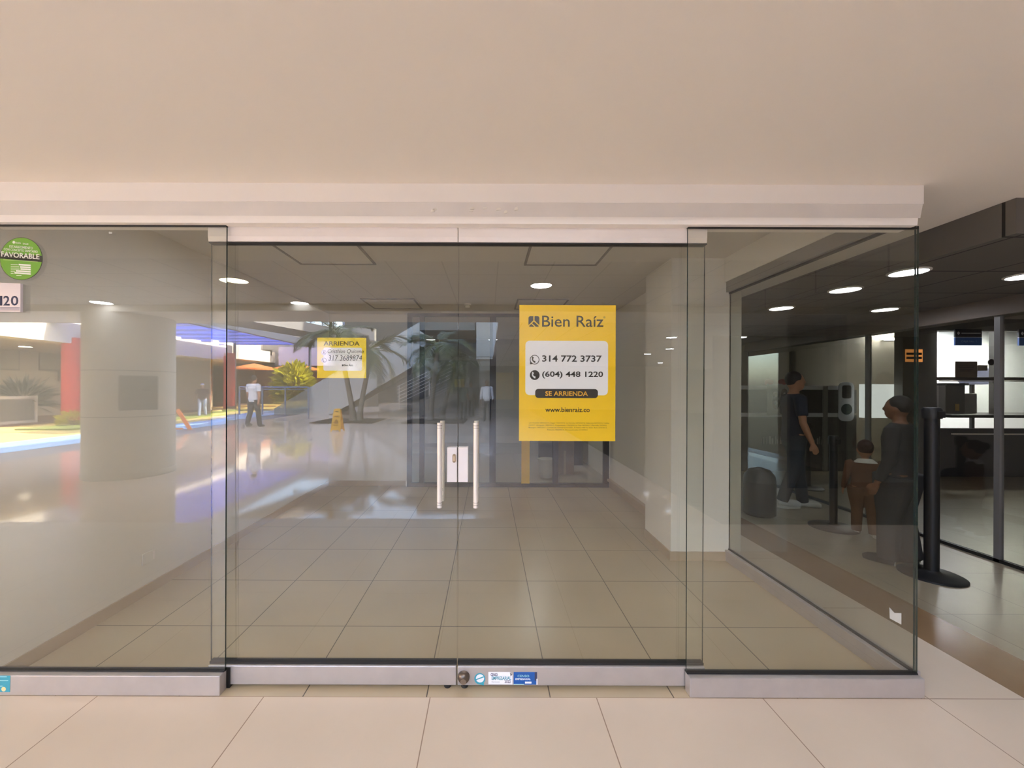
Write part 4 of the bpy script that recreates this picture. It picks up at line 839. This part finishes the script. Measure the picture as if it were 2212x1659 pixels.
# far facade behind: dark cafe front, lilac wall with a small direction sign
struct('wall_cafe', B().box(-24, -9.3, -30.2, -30, 0, 3.1), mat('cafe_dark', (74, 48, 42), .8, var=.2, scale=1.5), label='dark reddish cafe front across the plaza')
struct('wall_lilac', B().box(-16.8, -9.3, -30.3, -29.9, 3.1, 4.6), mat('lilac_wall', (178, 172, 200), .8, var=.03), label='plain lilac wall above the cafe')
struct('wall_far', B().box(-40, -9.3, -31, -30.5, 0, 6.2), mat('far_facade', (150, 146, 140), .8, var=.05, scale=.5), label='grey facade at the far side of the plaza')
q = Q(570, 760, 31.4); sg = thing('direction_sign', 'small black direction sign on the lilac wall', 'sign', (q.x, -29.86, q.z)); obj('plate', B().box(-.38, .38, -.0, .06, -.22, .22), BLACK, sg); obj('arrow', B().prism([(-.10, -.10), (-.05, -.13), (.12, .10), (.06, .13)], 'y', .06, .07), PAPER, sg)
struct('wall_far_right', B().box(-13, -5, -34, -33.5, 0, 7.5).box(-5, -.6, -26.2, -25.8, 0, 7.5), mat('far_facade_shaded', (92, 89, 84), .8, var=.05, scale=.5), label='grey wall behind the right palms, shade put into its colour')  # darker copy of the facade colour stands in for shade
# umbrellas
ORG = translucent('orange_canvas', (252, 176, 112))
for px, lab in ((548, 'left orange market umbrella outside the cafe'), (640, 'right orange market umbrella outside the cafe')):
    q = Q(px, 785, 29); t = thing('umbrella', lab, 'umbrella', (q.x, q.y, 0), 0, 'orange umbrellas')
    n = 8; vs_ = [(0, 0, 3.12)] + [(1.6 * math.cos(2 * PI * k / n), 1.6 * math.sin(2 * PI * k / n), 2.74) for k in range(n)] + [(1.59 * math.cos(2 * PI * k / n), 1.59 * math.sin(2 * PI * k / n), 2.66) for k in range(n)]
    obj('canopy', B().add(vs_, [(0, 1 + k, 1 + (k + 1) % n) for k in range(n)] + [(1 + k, 1 + n + k, 1 + n + (k + 1) % n, 1 + (k + 1) % n) for k in range(n)]), ORG, t); obj('pole', B().lathe([(.03, 0), (.03, 3.2)], 12), FR, t); obj('base', B().lathe([(.3, 0), (.3, .08), (.06, .1)], 24), BLACK, t)
    for k in range(n): obj('rib', B().tube([(0, 0, 3.08), (1.56 * math.cos(2 * PI * k / n), 1.56 * math.sin(2 * PI * k / n), 2.72)], .012, 6), FR, t)
# steel and glass railing with planter in front of the shrub
RS = mat('blue_steel', (120, 136, 170), .35, .5)
zr = 20.6; a0, a1 = Q(520, 890, zr), Q(668, 890, zr)
t = thing('railing', 'low steel railing with glass before the large shrub', 'railing', ((a0.x + a1.x) / 2, a0.y + .2, 0)); hw = (a1.x - a0.x) / 2
obj('top_rail', B().tube([(-hw, 0, 1.42), (hw, 0, 1.42)], .035, 12).tube([(-hw, 0, 1.30), (hw, 0, 1.30)], .02, 10), RS, t)
for k in range(4): obj('post', B().box(-hw + k * 2 * hw / 3 - .03, -hw + k * 2 * hw / 3 + .03, -.03, .03, 0, 1.42), RS, t)
for k in range(3): obj('glass_panel', B().box(-hw + k * 2 * hw / 3 + .05, -hw + (k + 1) * 2 * hw / 3 - .05, -.005, .005, .08, 1.22), GLASS_BACK, t)

# concrete stair rising to the right
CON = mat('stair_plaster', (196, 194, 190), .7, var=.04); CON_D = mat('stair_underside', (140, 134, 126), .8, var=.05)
ys = -(20.6 - D)
def stair(xa, za_t, xb, zb_t, thick, y0, y1, label, under):
    t = thing('stair', label, 'stair', (xa, (y0 + y1) / 2, 0)); y0_, y1_ = y0 - (y0 + y1) / 2, y1 - (y0 + y1) / 2
    sl_ = (zb_t - za_t) / (xb - xa); n = 18
    lo = lambda x: max(0, za_t + sl_ * x - thick)
    xs_ = [0 + (xb - xa) * i / 24 for i in range(25)]
    poly = [(x, max(.02, za_t + sl_ * x)) for x in xs_] + [(x, lo(x)) for x in reversed(xs_)]
    obj('side_wall', B().prism(poly, 'y', y1_ - .14, y1_), CON, t); obj('side_wall', B().prism(poly, 'y', y0_, y0_ + .14), CON, t)
    st_b = B()
    for i in range(n):
        x0_ = (xb - xa) * i / n; x1__ = (xb - xa) * (i + 1) / n; zz = za_t + sl_ * x0_ - .95
        if zz > .0: st_b.box(x0_, x1__, y0_ + .14, y1_ - .14, max(0, zz - .35), zz)
    obj('steps', st_b, CON_D, t)
    return t
def sx(px): return (px - VX) / F * 20.6
stair(sx(590), .30, sx(905), .30 + (sx(905) - sx(590)) * .60, 2.1, ys - 2.2, ys, 'white walled stair rising to the right behind the twin palms', True)
struct('floor_landing', B().box(sx(905), -.7, ys - 6, ys, 4.4, 4.9), CON_D, label='upper landing of the stair')
# far round column under the stair and pale wall
q = Q(787, 887, 26); t = thing('round_column', 'far round column under the stair', 'column', (q.x, q.y, 0)); obj('shaft', B().lathe([(.85, 0), (.85, 4.4)], 40), CON_D, t, smooth=True); obj('foot', B().lathe([(.9, 0), (.9, .15), (.85, .16)], 40), CON, t)
# second flight with a row of steel handrails
t = thing('stair_railing', 'stair flank with six parallel steel rails behind the second palms', 'railing', (Q(885, 890, 20).x, -(19.8 - D), 0))
obj('flank', B().prism([(-1.2, 0), (3.0, 1.95), (3.0, 1.2), (.6, 0)], 'y', -.1, .1), CON_D, t)
for k in range(6): obj('rail', B().tube([(-.6, 0, .62 + k * .17), (2.7, 0, 2.22 + k * .17)], .016, 8), STEEL, t)
for x in (-.5, 1.0, 2.5): obj('post', B().box(x - .02, x + .02, -.02, .02, .2 + x * .47, 1.75 + x * .485), STEEL, t)
# elevated walkway with bright railing
WK = mat('walkway_slab', (150, 146, 144), .8)
wa, wb = Vector((-11.6, -(14.0 - D), 0)), Vector((-8.6, -(23.5 - D), 0))
dv = (wb - wa); ln = dv.length; az = math.atan2(dv.y, dv.x)
t = thing('footbridge', 'raised footbridge with thin steel railing over the plaza', 'footbridge', (wa.x, wa.y, 4.0), az)
obj('slab', B().box(0, ln, 0, 1.8, 0, .42), WK, t)
for k in range(12): obj('railing_post', B().box(k * ln / 11 - .03, k * ln / 11 + .03, .05, .10, .42, 1.45), RS, t)
for zz in (.65, .85, 1.05, 1.25, 1.45): obj('rail', B().tube([(0, .07, zz), (ln, .07, zz)], .02, 8), STEEL, t)
pp = t.matrix_basis @ Vector((ln * .78, .9, .42))
person('dark figure standing on the raised footbridge', pp, 1.2, 1.7, SKIN_D, C('black_top', (40, 38, 42)), C('black_trousers', (44, 44, 48)), C('black_shoe', (22, 22, 22)), vox=.016)

# planters and palms
def frond_mesh(Lf, rise, droop, n, seed):
    r_ = random.Random(seed); b = B(); pts = []
    for i in range(15):
        u = i / 14; pts.append(Vector((Lf * u * (1 - .22 * u * u), 0, rise * u - droop * u * u)))
    b.tube(pts, [.022 * (1 - .8 * i / 14) + .003 for i in range(15)], 6, 1)
    for i in range(n):
        u = .14 + .86 * i / (n - 1); k_ = u * 14; j = min(13, int(k_)); p_ = pts[j].lerp(pts[j + 1], k_ - j); tg = (pts[j + 1] - pts[j]).normalized()
        l = Lf * .30 * (math.sin(PI * min(1, .12 + u * .86)) ** .6) * r_.uniform(.85, 1.1)
        for s in (-1, 1):
            dr_ = (tg * .75 + Vector((0, s * .80, .10 + r_.uniform(-.22, .12)))).normalized(); wv = tg * .019
            b.add([p_ - wv, p_ + wv, p_ + dr_ * l * .6 + wv * 1.1 + Vector((0, 0, -l * .06)), p_ + dr_ * l + Vector((0, 0, -l * .20)), p_ + dr_ * l * .6 - wv * 1.1 + Vector((0, 0, -l * .06))], [(0, 1, 2, 4), (4, 2, 3)])
    return b.mesh('frond')
FM = [frond_mesh(2.3, 1.25, 1.5, 34, 1), frond_mesh(2.1, .3, 1.5, 32, 2), frond_mesh(2.2, 1.8, 1.2, 33, 3)]
for m in FM: m.materials.append(LEAF); m.materials.append(mat('frond_rib', (110, 112, 60), .6))
BARK = mat('palm_bark', (128, 118, 104), .8, var=.2, scale=18, bump=.4)
def palm(x, y, lean, hh, label, nf=15, sc=1., seed=0, group='twin palms'):
    r_ = random.Random(seed); t = thing('palm', label, 'palm tree', (x, y, .03), 0, group)
    pts = [Vector((lean[0] * (u ** 1.3), lean[1] * u, hh * u)) for u in [i / 10 for i in range(11)]]
    rr = [.17, .135] + [.11 - .003 * i for i in range(9)]
    tr = B(); pp_, rr_ = [], []
    for i in range(10):
        for f in (0, .5): pp_.append(pts[i].lerp(pts[i + 1], f)); rr_.append((rr[i] * (1 - f) + rr[i + 1] * f) * (1.05 if f == 0 else .96))
    pp_.append(pts[-1]); rr_.append(rr[-1])
    obj('trunk', tr.tube(pp_, rr_, 14), BARK, t, smooth=True)
    obj('crownshaft', B().tube([pts[-1], pts[-1] + Vector((0, 0, .45))], [.10, .05], 12), mat('crownshaft_green', (110, 128, 70), .5), t, smooth=True)
    for i in range(nf):
        o = bpy.data.objects.new('frond', FM[i % 3]); COL.objects.link(o); o.parent = t
        o.location = pts[-1] + Vector((0, 0, .30 + .02 * (i % 4))); s_ = sc * r_.uniform(.85, 1.12); o.scale = (s_, s_, s_)
        o.rotation_euler = (r_.uniform(-.25, .25), r_.uniform(-.45, .65), 2 * PI * i / nf * 1.0 + r_.uniform(-.2, .2))
    return t
SOIL = mat('planter_soil', (70, 58, 46), .95, var=.3, scale=20)
for px, lab, k in ((755, 'square soil bed at the foot of the left twin palms', 0), (942, 'square soil bed at the foot of the right palms', 1)):
    q = Q(px, 910, 16.9); bd = obj('soil_bed', B().box(-1.25, 1.25, -1.1, 1.1, 0, .03), SOIL, None, (q.x, q.y, 0)); tag(bd, lab, 'soil bed', 'soil beds')
q = Q(762, 910, 16.9); palm(q.x + .0, q.y, (-.62, .1), 3.3, 'left leaning palm of the pair behind the yellow floor sign', 19, .95, 1); palm(q.x + .22, q.y - .1, (.45, -.1), 2.7, 'right leaning palm of the pair behind the yellow floor sign', 19, .85, 2)
q = Q(932, 908, 17.2); palm(q.x - .05, q.y, (.3, .1), 2.9, 'left palm of the group before the steel stair rails', 14, .9, 3, 'right palms'); palm(q.x + .40, q.y - .3, (.5, -.3), 2.1, 'right palm of the group before the steel stair rails', 16, .66, 4, 'right palms')

# wet floor sign
q = Q(727, 931, 13.1)
t = thing('wet_floor_sign', 'yellow folding caution floor sign on the polished plaza floor', 'floor sign', (q.x, q.y, 0), .0)
t.scale = (1.08, 1.08, 1.1)
SY = mat('sign_yellow', (236, 176, 40), .45)
def board(s):
    b = B(); prof = [(-.155, 0), (-.12, .0), (-.10, .05), (.10, .05), (.12, 0), (.155, 0), (.10, .66), (-.10, .66)]
    n = len(prof); vs_ = []
    for off in (0, .02):
        for x, z in prof: vs_.append((x, s * (.16 - .14 * z / .66 + off), z))
    b.add(vs_, [tuple(range(n)), tuple(range(n, 2 * n))] + [(i, (i + 1) % n, n + (i + 1) % n, n + i) for i in range(n)]); return b
fr_ = obj('front_board', board(1), SY, t); obj('rear_board', board(-1), SY, t); obj('hinge', B().box(-.09, .09, -.04, .04, .63, .68), SY, t)
DKS = mat('sign_dark_print', (120, 70, 30), .5)
def on_front(pts, off=.0235): return B().add([(x, .16 - .14 * z / .66 + off, z) for x, z in pts], [tuple(range(len(pts))), tuple(range(len(pts)))[::-1]])
obj('warning_triangle', on_front([(-.075, .24), (.075, .24), (0, .38)]), DKS, fr_); obj('triangle_field', on_front([(-.052, .253), (.052, .253), (0, .352)], .025), SY, fr_); obj('slip_figure', on_front([(-.02, .26), (.02, .26), (.005, .32), (-.01, .32)], .0265), DKS, fr_)
obj('caution_bar', on_front([(-.08, .44), (.08, .44), (.08, .465), (-.08, .465)]), DKS, fr_); obj('caution_bar', on_front([(-.08, .19), (.08, .19), (.08, .205), (-.08, .205)]), DKS, fr_); obj('grip_slot', on_front([(-.05, .58), (.05, .58), (.05, .61), (-.05, .61)]), BLACK, fr_)
# orange cone sheet by the column
q = Q(388, 912, 14.5, 841)
t = thing('barrier_board', 'leaning orange barrier board beside the round column', 'barrier', (q.x, q.y, 0)); obj('board', B().add([(0, 0, .75), (.55, .1, 0), (.40, .1, 0), (-.12, 0, .68), (0, .04, .75), (.55, .14, 0), (.40, .14, 0), (-.12, .04, .68)], [(0, 1, 2, 3), (7, 6, 5, 4), (0, 4, 5, 1), (1, 5, 6, 2), (2, 6, 7, 3), (3, 7, 4, 0)]), ORG, t); obj('foot', B().box(-.2, .1, -.04, .1, 0, .05), ORG, t)

# people on the plaza
q = Q(545, 919, 14.3); person('man in a white T-shirt and dark trousers walking away', (q.x, q.y, 0), .25, 1.86, SKIN, C('white_shirt', (216, 212, 214)), C('dark_trousers', (58, 60, 66)), C('grey_shoe', (120, 116, 114)), stride=.14, arms=((.10, .04), (-.08, .04)), wide=1.08, pw=1.12)
q = Q(437, 903, 21, 841); person('man in a pale cap and dark shirt walking in the sun', (q.x, q.y, 0), PI - .3, 1.74, SKIN, C('plum_shirt', (70, 48, 50)), C('light_jeans', (150, 160, 184)), C('brown_shoe', (70, 54, 44)), hat=C('cream_cap', (228, 220, 200)), stride=.12, wide=1.15, arms=((.04, .08), (.04, .08)))
q = Q(1052, 912, 17); person('slim person in a white top and dark trousers standing on the plaza', (q.x, q.y, 0), PI, 1.78, SKIN_D, C('white_top', (220, 216, 214)), C('grey_trousers', (84, 82, 84)), C('black_shoe', (22, 22, 22)), sleeve=.9, vox=.013, bag=C('grey_bag', (110, 104, 100)))
q = Q(1000, 905, 17.6); person('dim person in dark green clothes beside the right palms', (q.x, q.y, 0), .4, 1.72, SKIN_D, C('green_shirt', (84, 92, 84)), C('dull_trousers', (90, 92, 90)), C('black_shoe', (22, 22, 22)), vox=.016)
q = Q(1017, 900, 19.5); person('dim person in grey clothes farther back beside the right palms', (q.x, q.y, 0), 2.8, 1.72, SKIN_D, C('grey_shirt', (112, 110, 106)), C('grey_slacks', (104, 102, 100)), C('black_shoe', (22, 22, 22)), vox=.016)
# the door leaves lean a hair, as the jump in their reflections shows
for g in (dl, dr):
    g.location = (0, .0064, 0); g.rotation_euler = (.004, 0, 0)
for g in (po, ps):
    g.location.y = YD1 + .0026 - .004 * (g.location.z - 1.6); g.rotation_euler = (.004, 0, 0)
